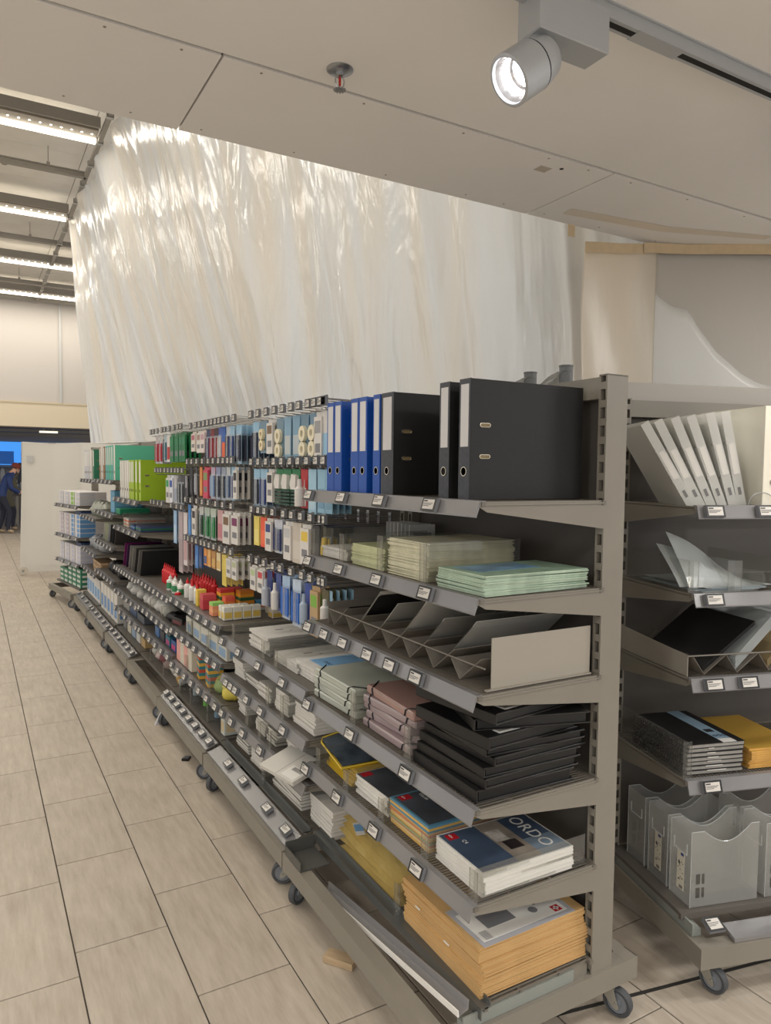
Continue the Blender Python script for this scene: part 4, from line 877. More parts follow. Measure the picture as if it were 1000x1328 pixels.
g = MB(); g.tube([(-.0, .05*math.cos(a*.3), .05*math.sin(a*.3)*.8) for a in range(11)], .0016, 5); t = tag(obj('wire_stop', g, STEEL), 'bent wire book stop before the ivory binder', 'wire stop'); rput(t, .108, LR-.245, 1.500)
# clear sleeves in the acrylic bin
SLV = film('clear_sleeve', (226, 230, 230), .18, .45, .15, .6); BSL = film('bluish_sleeve', (186, 206, 218), .2, .4, .15, .6)
for k in range(7): t = obj('clear_sleeve', MB().box(0, .30, -.105, .105, 0, .0012), BSL if k % 3 == 2 else SLV); tag(t, 'flat clear sleeve lying in the acrylic bin on the right unit', 'sleeve', 'flat clear sleeves'); rput(t, .125, LR-.16+.03*math.sin(k), 1.228+k*.0022, R(JR.uniform(-4, 4)))
def curl(i, j, w_=.21): 
    u = i/14; v = j/6; return (.02+.29*v, -.105+.21*u*(1-.12*u), .006+.10*u**1.5)
for k in range(2):
    g = MB(); g.grid(lambda i, j: (.0+.13*j/6+.02*(i/14), .122-.33*(i/14)+.02*k, (.165-.04*k)*(1-i/14)**1.05*(j/6)**.9+.006+.012*math.sin(i*.4)*(j/6)), 14, 6); t = obj('curled_sleeve', g, SLV); mo = t.modifiers.new('thickness', 'SOLIDIFY'); mo.thickness = .001
    tag(t, ['large clear sleeve curling up out of the acrylic bin', 'second clear sleeve curling under the large one'][k], 'sleeve'); rput(t, .13+.02*k, LR-.135, 1.236)
g = MB(); g.box(0, .10, 0, .012, 0, .030); g.box(.0, .10, .012, .014, 0, .045); t = tag(obj('acrylic_stop', g, CLEAR), 'short clear acrylic stop lying aslant in the bin', 'acrylic stop'); rput(t, .125, LR-.285, 1.246, R(20))
# zigzag tray of the right unit
tray = thing('divider_tray', 'grey metal zigzag divider tray on the right unit', 'divider tray'); rput(tray, 0, 0, .9635)
VR = [LR-.075, LR-.195, LR-.315, LR-.435, LR-.555]
for vb in VR:
    plate((vb, .003), (vb+.042, .062), .128, .50, tray, PLATE); plate((vb, .003), (vb-.078, .062), .128, .50, tray, PLATE)
g = MB(); g.prism([(.126, 0), (.51, 0), (.51, .085), (.126, .066)], LR-.014, LR-.012, 'y'); obj('end_plate', g, mat('end_plate_taupe', (158, 151, 139)), tray)
g = MB(); g.tube([(.126, LR-.013, .064), (.126, LR-.62, .064)], .0025, 6); obj('front_wire', g, PLATE, tray)
def rlean(vb, off, m, lab, wl, ang, group, x0=.14, xl=.31, th_=.002, name='document_folder'):
    a = R(ang); c, s = math.cos(a), math.sin(a); g = MB(); g.prism([(0, 0), (-wl*c, wl*s), (-wl*c+th_*s, wl*s+th_*c), (th_*s, th_*c)], 0, xl, 'x'); o = obj(name, g, m); tag(o, lab, 'folder', group); rput(o, x0, vb-.004+off*0, .9695+off)
    return o
for k in range(3): rlean(VR[0], .004+k*.005, BF, 'black folder lying across the left divider slot of the right unit', .235, 37, 'black folders on the right unit')
o_ = MB(); o_.lathe([(.004, 0), (.004, .002)], 10); 
for k in range(8): rlean(VR[1], .004+k*.0055, SLV, 'ribbed clear sleeve in the second divider slot of the right unit', .235, 44, 'clear sleeves on the right unit')
KF = film('kraft_film', (190, 170, 130), .15, .3, .3, .4)
for k in range(5): rlean(VR[2], .004+k*.0055, KF, 'tan sleeve in the third divider slot of the right unit', .20, 44, 'tan sleeves on the right unit')
# comb-bound black notebooks
CB = [mat('black_note_cover', (30, 30, 31), .45), mat('grey_note_pages', (150, 147, 141), .8, 0, .15, 30)]
cm = pad_mesh(.30, .205, .0135, CB, .002)
cg = MB()
for k in range(22):
    y0 = -.14+k*.0133; cg.tube([(y0, .1025+.009*math.cos(a*.7), .0075+.009*math.sin(a*.7)) for a in range(9)], .0022, 5, 0, True)
CMB = cg.mesh('comb', [mat('black_comb', (20, 20, 21), .3)])
for k in range(7):
    t = thing('comb_notebook', ['lowest', 'second lowest', 'third lowest', 'middle', 'third highest', 'second highest', 'topmost'][k]+' black comb-bound notebook of the stack on the right unit', 'notebook', (0, 0, 0), 0, 'black comb-bound notebooks'); obj('block', cm, None, t); obj('comb_binding', CMB, None, t)
    if k == 6:
        g = MB(); g.box(-.15, .15, -.072, -.022, .0136, .0141); obj('blue_band', g, mat('pale_blue_band', (150, 178, 198), .5), t); g = MB(); g.box(-.15, -.12, -.072, -.022, .0141, .0145); obj('white_corner', g, WHITE, t)
        lettering('ooo', .03, mat('band_navy', (40, 70, 100), .5), t, (-.10, -.026, .0143), (0, 0, R(-90))); g = MB(); g.box(-.06, -.035, -.06, -.03, .0141, .0144); obj('mark', g, PRINT, t)
    else:
        g = MB(); g.box(-.1506, -.150, -.04+.01*k, .03, .010, .0125); obj('paper_tab', g, WHITE, t)
    rput(t, .285+JR.uniform(-.003, .003), LR-.135+JR.uniform(-.003, .003), .6415+k*.0142, R(JR.uniform(-1.5, 1.5)))
ym2 = pad_mesh(.30, .20, .007, [mat('ochre_cover', (190, 150, 60), .5), mat('ochre_edge', (200, 150, 80), .6, 0, .4, 10)])
for k in range(9): tag(rput(obj('school_notebook', ym2, None), .29, LR-.365+JR.uniform(-.005, .005), .6415+k*.0073, R(JR.uniform(-3, 3))), 'ochre notebook in the stack right of the black comb-bound ones', 'notebook', 'ochre notebooks on the right unit')
# clear magazine files on the base
FILE = film('clear_magazine_file', (236, 236, 233), .80, .42, .12, .45)
def mag_file(lab, stick=True):
    t = thing('magazine_file', lab, 'magazine file', (0, 0, 0), 0, 'clear magazine files'); d, wd, h = .25, .105, .245
    n = 14; prof = [(.0, 0), (d, 0), (d, h*1.04)]+[(d-.03-(d-.075)*k/n, h-(.045*math.sin(math.pi*k/n))+.01*(1-k/n)) for k in range(n+1)]+[(0, h)]
    for i, y in enumerate((0, wd)):
        g = MB(); g.prism(prof, y-.001, y+.001, 'y'); s = obj('side_panel', g, FILE, t)
        for zz in (.03, .075):
            g = MB(); g.box(.02, .034, y-.0015, y+.0015, zz, zz+.032); g.box(.042, .05, y-.0015, y+.0015, zz, zz+.032); obj('cutout', g, film('cut_edge', (90, 86, 80), .45, .1), s)
    g = MB(); g.box(0, .002, .001, wd-.001, 0, h); f = obj('front_panel', g, FILE, t)
    g = MB(); g.box(.002, d, .001, wd-.001, 0, .002); obj('floor_panel', g, FILE, t); g = MB(); g.box(d-.002, d, .001, wd-.001, 0, h); obj('back_panel', g, FILE, t)
    EDG = film('bright_edge', (235, 238, 238), .2, .3, .1, .8)
    g = MB(); g.tube([(-.001, .02, h*.80), (-.001, .02, h*.66), (-.001, wd-.02, h*.66), (-.001, wd-.02, h*.80)], .0013, 4); obj('label_holder', g, EDG, f)
    g = MB(); g.tube([(p[0], 0, p[1]) for p in prof[2:]], .0012, 4); g.tube([(p[0], wd, p[1]) for p in prof[2:]], .0012, 4); g.tube([(0, 0, 0), (0, 0, h)], .001, 4); g.tube([(0, wd, 0), (0, wd, h)], .001, 4); obj('edge', g, EDG, f)
    if stick:
        g = MB(); y0, y1 = .032, .068; z0, z1 = .035, .16; g.box(-.0012, -.0004, y0, y1, z0, z1, 0); g.box(-.0016, -.0012, y0+.003, y0+.018, z1-.012, z1-.003, 1)
        rr = random.Random(5)
        for q in range(16): a = rr.uniform(y0+.004, y1-.008); b = rr.uniform(z0+.02, z1-.03); g.box(-.0016, -.0012, a, a+.004, b, b+.003, 2)
        g.lathe([(.005, 0), (.005, .0004)], 10, 2, Matrix.Translation((-.0013, y1-.012, z0+.085)) @ Matrix.Rotation(R(-90), 4, 'Y'))
        for q in range(6): g.box(-.0016, -.0012, y0+.006+q*.003, y0+.0075+q*.003, z0+.004, z0+.014, 2)
        obj('product_sticker', g, [mat('cream_sticker', (220, 214, 196), .6), mat('sticker_navy', (50, 60, 130), .5), PRINT], t)
    return t
# they stand with their long side along the front of the unit
for k, (x, y, lab) in enumerate(((.12, LR-.30, 'clear magazine file at the front left corner of the right base'), (.242, LR-.30, 'clear magazine file in the second row behind the front corner'), (.37, LR-.30, 'clear magazine file in the back row by the panel'), (.12, LR-.58, 'clear magazine file to the right in the front row'), (.242, LR-.58, 'clear magazine file to the right in the second row'))):
    t = mag_file(lab, k < 2); rput(t, x, y+.255, .217, R(-90))
# ------------------------------------------------------------------ hooks and the packs that hang from them
HL = .36; TIPX = .54-HL      # tip of the prong in the unit frame
POUCH = film('clear_pouch', (220, 226, 230), .72, .2, .12, .8); BPOUCH = film('blue_pouch', (150, 190, 214), .45, .25, .12, .8)
_mc = {}
def cm_(c, r=.45):
    k = 'pack_%02x%02x%02x' % tuple(c)
    return mat(k, c, r)
def pack_pen(c1, c2, w_, h):
    t = thing('pen_pack', None, 'pen pack'); g = MB(); g.box(0, .0008, -w_/2, w_/2, -h, 0); obj('backing_card', g, cm_(c1), t)
    g = MB(); g.grid(lambda i, j: (-.0005-.012*math.sin(math.pi*i/6), -w_/2+w_*i/6, -h*.22-h*.76*j), 6, 1); obj('pouch', g, POUCH, t)
    n = max(2, int(w_/.017))
    for k in range(n):
        y = -w_/2+w_*(k+.5)/n; g = MB(); g.lathe([(.002, -h*.93), (.0055, -h*.88), (.0055, -h*.40), (.0045, -h*.38), (.0045, -h*.27)], 7, 0, Matrix.Translation((-.0062, y, 0))); obj('pen', g, cm_(c2), t)
    return t
def pack_card(c1, c2, w_, h):
    t = thing('carded_pack', None, 'pack'); g = MB(); g.box(-.012, 0, -w_/2, w_/2, -h, -h*.1); g.box(-.0008, 0, -w_/2, w_/2, -h*.1, 0); obj('carton', g, cm_(c1), t)
    g = MB(); g.box(-.0126, -.012, -w_*.38, w_*.38, -h*.42, -h*.18); obj('colour_panel', g, cm_(c2), t)
    g = MB(); g.box(-.0126, -.012, -w_*.34, w_*.30, -h*.80, -h*.62); obj('print_panel', g, cm_((120, 120, 124)), t)
    return t
def pack_roll(c1, c2, w_, h):
    t = thing('tape_pack', None, 'tape pack'); g = MB(); g.box(0, .0008, -w_/2, w_/2, -h, 0); obj('backing_card', g, BPOUCH if c1[2] > 190 else cm_(c1), t)
    for z in (-h*.42, -h*.76):
        M = Matrix.Translation((-.001, 0, z)) @ Matrix.Rotation(R(-90), 4, 'Y'); r = min(w_*.42, h*.17)
        g = MB(); g.lathe([(r*.45, 0), (r, 0), (r, .014), (r*.45, .014), (r*.45, .004)], 18, 0, M, caps=False); ro = obj('tape_roll', g, cm_(c2), t, smooth=True)
        g = MB(); g.lathe([(r*.45, .005), (.0, .005)], 12, 0, M); obj('core', g, cm_((190, 184, 172)), ro)
    return t
def pack_green(c1, c2, w_, h):
    t = thing('tape_pack', None, 'tape pack'); g = MB(); g.box(0, .001, -w_/2, w_/2, -h*.55, 0); obj('backing_card', g, cm_(c1), t)
    g = MB(); g.prism([(-w_*.3, -h*.5), (w_*.3, -h*.5), (w_*.42, -h*.35), (w_*.2, -h*.12), (-w_*.35, -h*.15)], -.016, -.0005, 'x'); obj('tape_dispenser', g, cm_(c2), t)
    for k in range(5):
        g = MB(); g.box(-.008, 0, -w_/2, w_/2, -h*(.58+.085*k), -h*(.53+.085*k)); obj('ribbed_strip', g, cm_((22, 66, 50)), t)
    return t
def pack_bottle(c1, c2, w_, h):
    t = thing('bottle_pack', None, 'pack'); g = MB(); g.box(0, .0008, -w_/2, w_/2, -h, 0); obj('backing_card', g, cm_(c1), t)
    g = MB(); r = w_*.3; g.lathe([(r*.9, -h*.95), (r, -h*.93), (r, -h*.5), (r*.5, -h*.44), (r*.45, -h*.26), (r*.3, -h*.25)], 12, 0, Matrix.Translation((-r, 0, 0))); obj('bottle', g, cm_(c2), t, smooth=True)
    return t
def pack_flat(c1, c2, w_, h):
    t = thing('flat_pack', None, 'pack'); g = MB(); g.box(-.004, 0, -w_/2, w_/2, -h, 0); obj('sleeve', g, cm_(c1), t)
    g = MB(); g.box(-.0046, -.004, -w_*.4, w_*.4, -h*.9, -h*.45); obj('printed_band', g, cm_(c2), t)
    return t
KIND = {'pen': pack_pen, 'card': pack_card, 'roll': pack_roll, 'green': pack_green, 'bottle': pack_bottle, 'flat': pack_flat}
SECT = {'B': 'over notepads', 'C': 'over sticky notes', 'D': 'over red glue'}
def hang_row(u, sec, row, z, ys, specs):
    o0 = u.location
    for k, y in enumerate(ys):
        y = max(.025, y); hook(u, y, z, HL)
        if k >= len(specs) or specs[k] is None: continue
        kind, desc, c1, c2, w_, h, n, step = specs[k]
        P = Proto(KIND[kind](c1, c2, w_, h)); lab = '%s, %s from right in the %s row %s' % (desc, ORD[k], row, SECT[sec])
        for q in range(n):
            c = P((o0.x+TIPX+.022+q*step, o0.y+y, z-.036), None, lab, 'packs on the %s row of hooks %s' % (row, SECT[sec]))
W_, K_, LB_, NV_, RD_, GR_, YE_, OR_, CR_ = (214, 210, 204), (34, 34, 38), (150, 190, 216), (36, 58, 120), (176, 32, 40), (24, 116, 66), (222, 190, 70), (226, 96, 50), (226, 218, 190)
hang_row(UB, 'B', 'top', 1.86, [-.064, .0, .057, .114, .173, .267, .348, .443, .54, .641, .749, .85], [
    None, None, ('flat', 'white and blue card', W_, LB_, .07, .19, 3, .03), ('card', 'white card with grey print', W_, (150, 150, 150), .07, .20, 3, .03), ('roll', 'blue pouch with white tape roll', LB_, CR_, .078, .19, 4, .026), ('roll', 'pale blue pouch with round tape', LB_, CR_, .08, .19, 4, .026),
    ('flat', 'grey-blue pouch', (120, 156, 180), (176, 186, 190), .075, .18, 5, .022), ('flat', 'grey-blue sleeve', (130, 166, 190), (186, 192, 192), .075, .18, 5, .022), ('roll', 'blue pouch with twin white rolls', LB_, CR_, .08, .19, 4, .026), ('card', 'white card with brown squares', W_, (120, 96, 70), .075, .155, 4, .03), ('roll', 'white card with cream roll', W_, (226, 212, 176), .08, .15, 3, .03), ('pen', 'dark pen pouch', LB_, (30, 36, 60), .08, .19, 4, .026)])
hang_row(UB, 'B', 'second', 1.635, [.019, .093, .181, .269, .355, .452, .541, .64, .742, .84], [
    ('flat', 'pale blue pouch', (140, 180, 200), (120, 160, 184), .06, .17, 4, .026), ('flat', 'light blue card', (140, 180, 202), (110, 150, 176), .07, .17, 4, .026), ('flat', 'light blue hanging card', (156, 194, 214), (176, 204, 218), .075, .18, 4, .026), ('bottle', 'red card with white figure', RD_, W_, .07, .16, 3, .03),
    ('green', 'green tape pack', GR_, W_, .085, .17, 4, .028), ('green', 'green tape dispenser pack', GR_, W_, .085, .17, 4, .028), ('green', 'green tape refill pack', GR_, W_, .085, .17, 4, .028), ('card', 'white card with black windows', W_, K_, .07, .15, 3, .03), ('pen', 'blue pen pouch', LB_, NV_, .08, .18, 3, .03), ('pen', 'dark blue pen pouch', LB_, (30, 34, 50), .08, .18, 3, .03)])
hang_row(UB, 'B', 'third', 1.41, [-.02, .045, .143, .24, .337, .428, .556, .658, .74, .833], [
    ('bottle', 'black and yellow tool pack', (60, 58, 50), YE_, .06, .14, 4, .03), ('pen', 'yellow marker pack', (70, 66, 50), YE_, .075, .15, 4, .03), ('flat', 'black hanging pack', K_, (70, 70, 70), .07, .15, 4, .026), ('card', 'white box with yellow square', W_, YE_, .085, .165, 3, .03), ('flat', 'large beige card', (196, 186, 172), (204, 196, 184), .095, .17, 4, .03),
    ('card', 'white carton', W_, (186, 186, 186), .08, .165, 4, .03), ('pen', 'navy pen pack', (196, 200, 210), (30, 40, 96), .095, .15, 4, .028), ('card', 'blue and white card', W_, NV_, .075, .15, 3, .03), ('flat', 'orange-red card', (232, 88, 52), (240, 110, 70), .07, .14, 4, .026), ('flat', 'yellow card', (226, 206, 100), (232, 216, 130), .07, .14, 3, .026)])
hang_row(UB, 'B', 'lowest', 1.17, [-.02, .05, .143, .227, .344, .464, .552, .665, .763, .866], [
    ('bottle', 'light blue sharpener card', (150, 186, 206), W_, .06, .13, 4, .03), ('flat', 'olive hanging card', (88, 82, 50), (110, 100, 60), .06, .17, 4, .026), ('card', 'tan card with green top', (180, 150, 110), (120, 170, 60), .075, .20, 2, .04), ('bottle', 'grey bottle pack', (40, 70, 150), (160, 176, 196), .06, .17, 3, .034), ('pen', 'bright blue brush pack', (190, 206, 224), (40, 104, 190), .09, .20, 4, .028), ('pen', 'blue pouch pack', (170, 196, 224), (50, 110, 196), .085, .19, 4, .028),
    ('bottle', 'white correction pen pack', (60, 80, 140), W_, .06, .17, 3, .034), ('bottle', 'silver tube pack', (30, 52, 120), (176, 180, 190), .065, .17, 3, .034), ('card', 'leaning white carton', W_, (196, 60, 70), .075, .12, 3, .034), ('card', 'small white carton', W_, (180, 196, 150), .075, .12, 3, .034)])
hang_row(UC, 'C', 'top', 1.86, [.027, .135, .205, .276, .343, .417, .495, .573, .661, .745, .866], [
    ('pen', 'blue pouch of black pens', LB_, (24, 30, 60), .085, .20, 4, .03), ('pen', 'pale pouch of navy pens', LB_, NV_, .075, .20, 4, .03), ('pen', 'grey pouch of dark pens', (186, 196, 206), (60, 50, 60), .065, .19, 3, .03), ('flat', 'orange and blue card', (40, 90, 170), OR_, .065, .18, 3, .03), ('pen', 'blue and white pen card', (60, 90, 170), W_, .065, .18, 3, .03), ('pen', 'dark red pencil pack', (60, 24, 34), (140, 26, 40), .07, .19, 4, .03), ('pen', 'red pencil pack', (120, 30, 40), (150, 26, 40), .07, .19, 4, .03), ('pen', 'navy pencil pack', (50, 60, 100), (60, 50, 90), .07, .19, 4, .03),
    ('card', 'pinkish white card', (224, 210, 204), (190, 150, 160), .08, .13, 4, .03), ('card', 'white card with dots', W_, (160, 130, 120), .08, .13, 4, .03), ('card', 'cream card', (216, 206, 196), (176, 90, 110), .085, .12, 3, .03)])
hang_row(UC, 'C', 'second', 1.645, [.059, .123, .202, .285, .385, .482, .599, .722, .834, .942], [
    ('card', 'white card with black window', W_, K_, .06, .165, 3, .03), ('pen', 'pale blue pen pouch', LB_, (40, 56, 110), .06, .175, 3, .03), ('pen', 'grey marker pouch', (190, 196, 200), (90, 110, 140), .07, .175, 3, .03), ('pen', 'black fineliner pack', (150, 160, 176), K_, .075, .18, 4, .026), ('pen', 'navy fineliner pack', (140, 150, 180), (32, 36, 60), .08, .18, 4, .026), ('pen', 'blue-white felt pen pack', (186, 170, 190), (130, 160, 200), .08, .18, 3, .03), ('card', 'pink card with rainbow picture', (206, 70, 96), (120, 150, 90), .095, .18, 3, .03), ('flat', 'orange card', (220, 140, 70), (226, 160, 90), .05, .17, 3, .03), ('pen', 'silver pen card', (60, 60, 66), (170, 170, 176), .05, .17, 3, .03), ('flat', 'black card', K_, (60, 60, 66), .07, .17, 3, .03)])
hang_row(UC, 'C', 'third', 1.41, [.067, .212, .339, .484, .607, .724, .859, .985], [
    ('card', 'white pencil box with colour bar', W_, (120, 40, 90), .11, .165, 3, .03), ('card', 'white box with rainbow picture', W_, (120, 90, 60), .115, .175, 3, .03), ('flat', 'pink and grey card', (200, 160, 160), (190, 120, 130), .09, .17, 3, .03), ('pen', 'green marker pack', (190, 200, 186), (20, 130, 60), .1, .18, 3, .03), ('pen', 'green pen pack', (176, 190, 176), (18, 120, 60), .1, .18, 3, .03), ('pen', 'black and green pen pack', (196, 196, 192), (40, 60, 44), .09, .18, 3, .03), ('card', 'white and black card', W_, K_, .08, .18, 2, .04), ('flat', 'blue card', (60, 130, 200), (90, 150, 210), .06, .20, 2, .03)])
hang_row(UC, 'C', 'lowest', 1.17, [.075, .17, .267, .374, .467, .557, .631, .737, .824, .923, 1.0], [
    ('card', 'tilted white box', W_, (180, 186, 150), .075, .11, 3, .034), ('card', 'white box', W_, (190, 190, 190), .075, .11, 3, .034), ('flat', 'long yellow card', (224, 200, 90), (216, 190, 80), .075, .17, 4, .03), ('flat', 'cream card', (230, 214, 170), (220, 180, 110), .07, .10, 3, .03), ('flat', 'brown card', (190, 140, 80), (210, 170, 100), .07, .10, 3, .03), ('flat', 'pale orange card', (230, 180, 110), (226, 160, 80), .06, .10, 3, .03), ('flat', 'orange and blue card', (226, 150, 70), (60, 90, 150), .06, .10, 3, .03), ('flat', 'navy card', (40, 60, 110), (60, 90, 140), .06, .13, 3, .03), ('flat', 'mid blue card', (60, 120, 190), (90, 140, 200), .07, .14, 3, .03), None, None])
hang_row(UD, 'D', 'top', 1.87, [.059, .132, .24, .368, .491, .588, .733, .854, .945], [
    ('card', 'green boxed pack', GR_, (40, 130, 90), .08, .19, 4, .03), ('card', 'emerald boxed pack', (18, 104, 62), (34, 124, 84), .085, .19, 4, .03), ('card', 'dark green boxed pack', (20, 110, 66), (24, 120, 72), .1, .19, 4, .03), ('card', 'deep green boxed pack', (22, 112, 68), (26, 126, 76), .1, .19, 4, .03), ('flat', 'white pack with red edge', W_, RD_, .09, .19, 3, .03), ('pen', 'teal pencil pack', (170, 190, 200), (40, 100, 120), .08, .19, 3, .03), ('pen', 'red pencil pack with white ends', (190, 190, 190), (176, 36, 50), .1, .20, 3, .03), ('pen', 'crimson pencil pack', (190, 180, 180), (170, 32, 46), .1, .20, 3, .03), None])
hang_row(UD, 'D', 'second', 1.59, [.022, .124, .203, .299, .397, .498, .615, .699, .796], [
    ('flat', 'slim silver card', (150, 150, 156), K_, .05, .17, 3, .03), ('pen', 'black pencil pack', (70, 70, 76), (24, 24, 28), .08, .19, 3, .03), ('pen', 'black lead pack', (90, 90, 96), (26, 26, 30), .075, .19, 3, .03), ('flat', 'grey and white card', (190, 190, 190), (150, 160, 180), .07, .19, 3, .03), ('card', 'blue lettered card', (220, 222, 230), (50, 80, 160), .085, .19, 3, .03), ('card', 'white card with green leaf', W_, (30, 150, 80), .09, .19, 3, .03), None, None, None])
hang_row(UD, 'D', 'third', 1.355, [.05, .167, .318, .597, .718, .844, .949], [
    ('flat', 'long white and red ruler sleeve', (216, 206, 206), (190, 150, 156), .09, .34, 3, .03), ('flat', 'long mauve sleeve', (176, 160, 164), (160, 144, 150), .1, .40, 3, .03), ('flat', 'light blue ruler sleeve', (150, 186, 220), (180, 204, 226), .08, .22, 3, .03), None, None, None, None])
# ------------------------------------------------------------------ goods on the lower shelves and the far units
def carton(name, dx, dy, dz, base, panel, lab, group=None, band=None, cat='box'):
    """box with a flap seam and printed panel on its front (-x) and near (-y) sides"""
    t = thing(name, lab, cat, (0, 0, 0), 0, group); obj('carton', bev(dx, dy, dz, min(.003, dz*.06)), cm_(base), t)
    if panel:
        g = MB(); g.box(-dx/2-.0006, -dx/2, -dy*.4, dy*.4, dz*.15, dz*.6); g.box(-dx*.4, dx*.4, -dy/2-.0006, -dy/2, dz*.15, dz*.6); obj('printed_panel', g, cm_(panel), t)
    g = MB(); g.box(-dx/2+.002, dx/2-.002, -.0008, .0008, dz, dz+.0004); obj('lid_seam', g, cm_((120, 116, 110)), t)
    return t
def cube_notes(cols, s, h, lab, group):
    t = thing('sticky_note_cube', lab, 'sticky notes', (0, 0, 0), 0, group); n = len(cols)
    for k, c in enumerate(cols): g = MB(); g.box(-s/2, s/2, -s/2, s/2, h*k/n, h*(k+1)/n); obj('note_layer', g, cm_(c), t)
    return t
def glue(body, cap, h, r, lab, group, band=None):
    t = thing('glue_bottle', lab, 'bottle', (0, 0, 0), 0, group)
    g = MB(); g.lathe([(r*.95, 0), (r, .004), (r, h*.62), (r*.55, h*.70), (r*.4, h*.72)], 14); obj('bottle', g, cm_(body), t, smooth=True)
    g = MB(); g.lathe([(r*.5, h*.70), (r*.45, h*.84), (r*.16, h*.9), (r*.12, h)], 12); obj('cap', g, cm_(cap), t, smooth=True)
    if band: g = MB(); g.lathe([(r*1.01, h*.12), (r*1.01, h*.5)], 14, caps=False); obj('sleeve_label', g, cm_(band), t)
    return t
BWH = (224, 222, 216)
# spiral notebooks on B1
SPM = [mat('spiral_cover', (214, 211, 205), .55, 0, .04, 20), mat('spiral_pages', (200, 196, 188), .85, 0, .15, 30)]
def coil_mesh(l, r, t, yside):
    g = MB(); n = int(l/.0085)
    for k in range(n): x0 = -l/2+.004+k*.0085; g.tube([(x0, yside+r*math.cos(a*.898), t/2+r*math.sin(a*.898)) for a in range(7)], .0011, 4, 0, True)
    return g.mesh('wire_binding', [mat('binding_wire', (150, 150, 150), .3, .7)])
nb = pad_mesh(.31, .25, .012, SPM, .001); cl = coil_mesh(.31, .0085, .012, -.125)
def spiral(lab, group, loc, rz, blue=False):
    t = thing('spiral_notebook', lab, 'notebook', loc, rz, group); obj('block', nb, None, t); obj('wire_binding', cl, None, t)
    g = MB(); g.box(-.06, -.02, .02, .035, .0121, .0124); g.box(.0, .012, -.01, .0, .0121, .0124); obj('cover_print', g, mat('grey_print', (120, 120, 122)), t)
    if blue:
        g = MB(); g.box(-.11, .14, -.112, .085, .0121, .0126); obj('blue_cover_card', g, mat('sky_blue_card', (134, 184, 226), .5), t)
        lettering('ooo', .04, mat('navy_print', (30, 60, 100), .5), t, (-.075, .035, .0127), (0, 0, R(-90)))
    return t
for k in range(6): spiral(['lowest', 'second lowest', 'third lowest', 'third highest', 'second highest', 'topmost'][k]+' white spiral notebook in the left stack below the hooks', 'white spiral notebooks', (1.295+(.004, -.006, .006, 0, .008, -.002)[k], 3.165, .7595+k*.0138), R((1, -2, 0, 2, -1, 0)[k]))
for k in range(3): spiral(['bottom', 'middle', 'top'][k]+' plain spiral notebook in the low stack between white and blue ones', 'low spiral notebooks', (1.30, 2.842, .7595+k*.0138), R((0, 2, -1)[k]))
for k in range(4): spiral(['lowest', 'second', 'third', ''][k]+' spiral notebook in the stack topped by the blue cover' if k < 3 else 'spiral notebook with a sky blue cover card on top of its stack', 'spiral notebooks beside the box files', (1.31, 2.63, .7595+k*.0138), R((0, -2, 1, 0)[k]), k == 3)
# white pads
PD = [mat('pad_cover', (206, 202, 194), .6, 0, .05, 10), PAGES]; PDG = [mat('pad_grey_cover', (160, 156, 148), .6, 0, .08, 10), PAGES]
def pads(n, dx, dy, t, c, z0, lab, mats=PD, jit=.006, name='notepad'):
    stack(name, pad_mesh(dx, dy, t, mats, .001), n, c, t+.0004, z0, lab, 'notepad', 'notepads: '+lab, jit, 2.0)
pads(6, .25, .15, .014, (1.26, 3.44), .5675, 'white pad in the stack at the left end of the second notepad shelf')
pads(4, .28, .19, .012, (1.28, 3.24), .5675, 'grey-topped pad in the low stack near the left of the second notepad shelf', PDG)
pads(5, .29, .16, .012, (1.27, 3.045), .5675, 'white pad in the middle stack of the second notepad shelf')
pads(7, .25, .145, .0125, (1.25, 2.835), .5675, 'small white pad in the tall stack of the second notepad shelf', PD, .004)
pads(7, .26, .20, .0125, (1.26, 2.61), .5675, 'white pad in the tall stack at the right of the second notepad shelf', PD, .008)
pads(6, .20, .11, .012, (1.24, 3.40), .3935, 'small pad in the left stack of the third notepad shelf')
pads(5, .22, .13, .012, (1.24, 3.10), .3935, 'pad in the middle stack of the third notepad shelf')
pads(5, .22, .11, .012, (1.24, 2.96), .3935, 'brownish pad in the next stack of the third notepad shelf', PDG)
pads(4, .20, .12, .012, (1.26, 2.80), .3935, 'pad in the right stack of the third notepad shelf')
pads(5, .22, .17, .013, (1.25, 3.38), .2165, 'pad in the left stack on the base below the notepad shelves', PDG)
pads(5, .24, .16, .013, (1.25, 3.16), .2165, 'pad in the second stack on the base below the notepad shelves')
pads(7, .28, .30, .0125, (1.27, 2.795), .2165, 'large grey-covered pad in the big stack on the base', PDG, .004)
pads(8, .26, .20, .0135, (1.27, 2.485-.02), .2185, 'white pad in the stack on the base beside the gold bags', PD, .004)
t = carton('wrapped_booklet', .16, .22, .018, (204, 200, 192), None, 'white wrapped booklet with barcode sticking out over the base', None, cat='booklet'); put(t, (1.085, 2.62, .418), rot=(R(2), R(-13), R(14)))
g = MB(); g.box(-.07, -.005, -.10, -.02, .0184, .0190, 0)
for q in range(10): g.box(-.03, -.01, -.095+q*.006, -.092+q*.006, .0190, .0193, 1)
obj('barcode_sticker', g, [WHITE, PRINT], t)

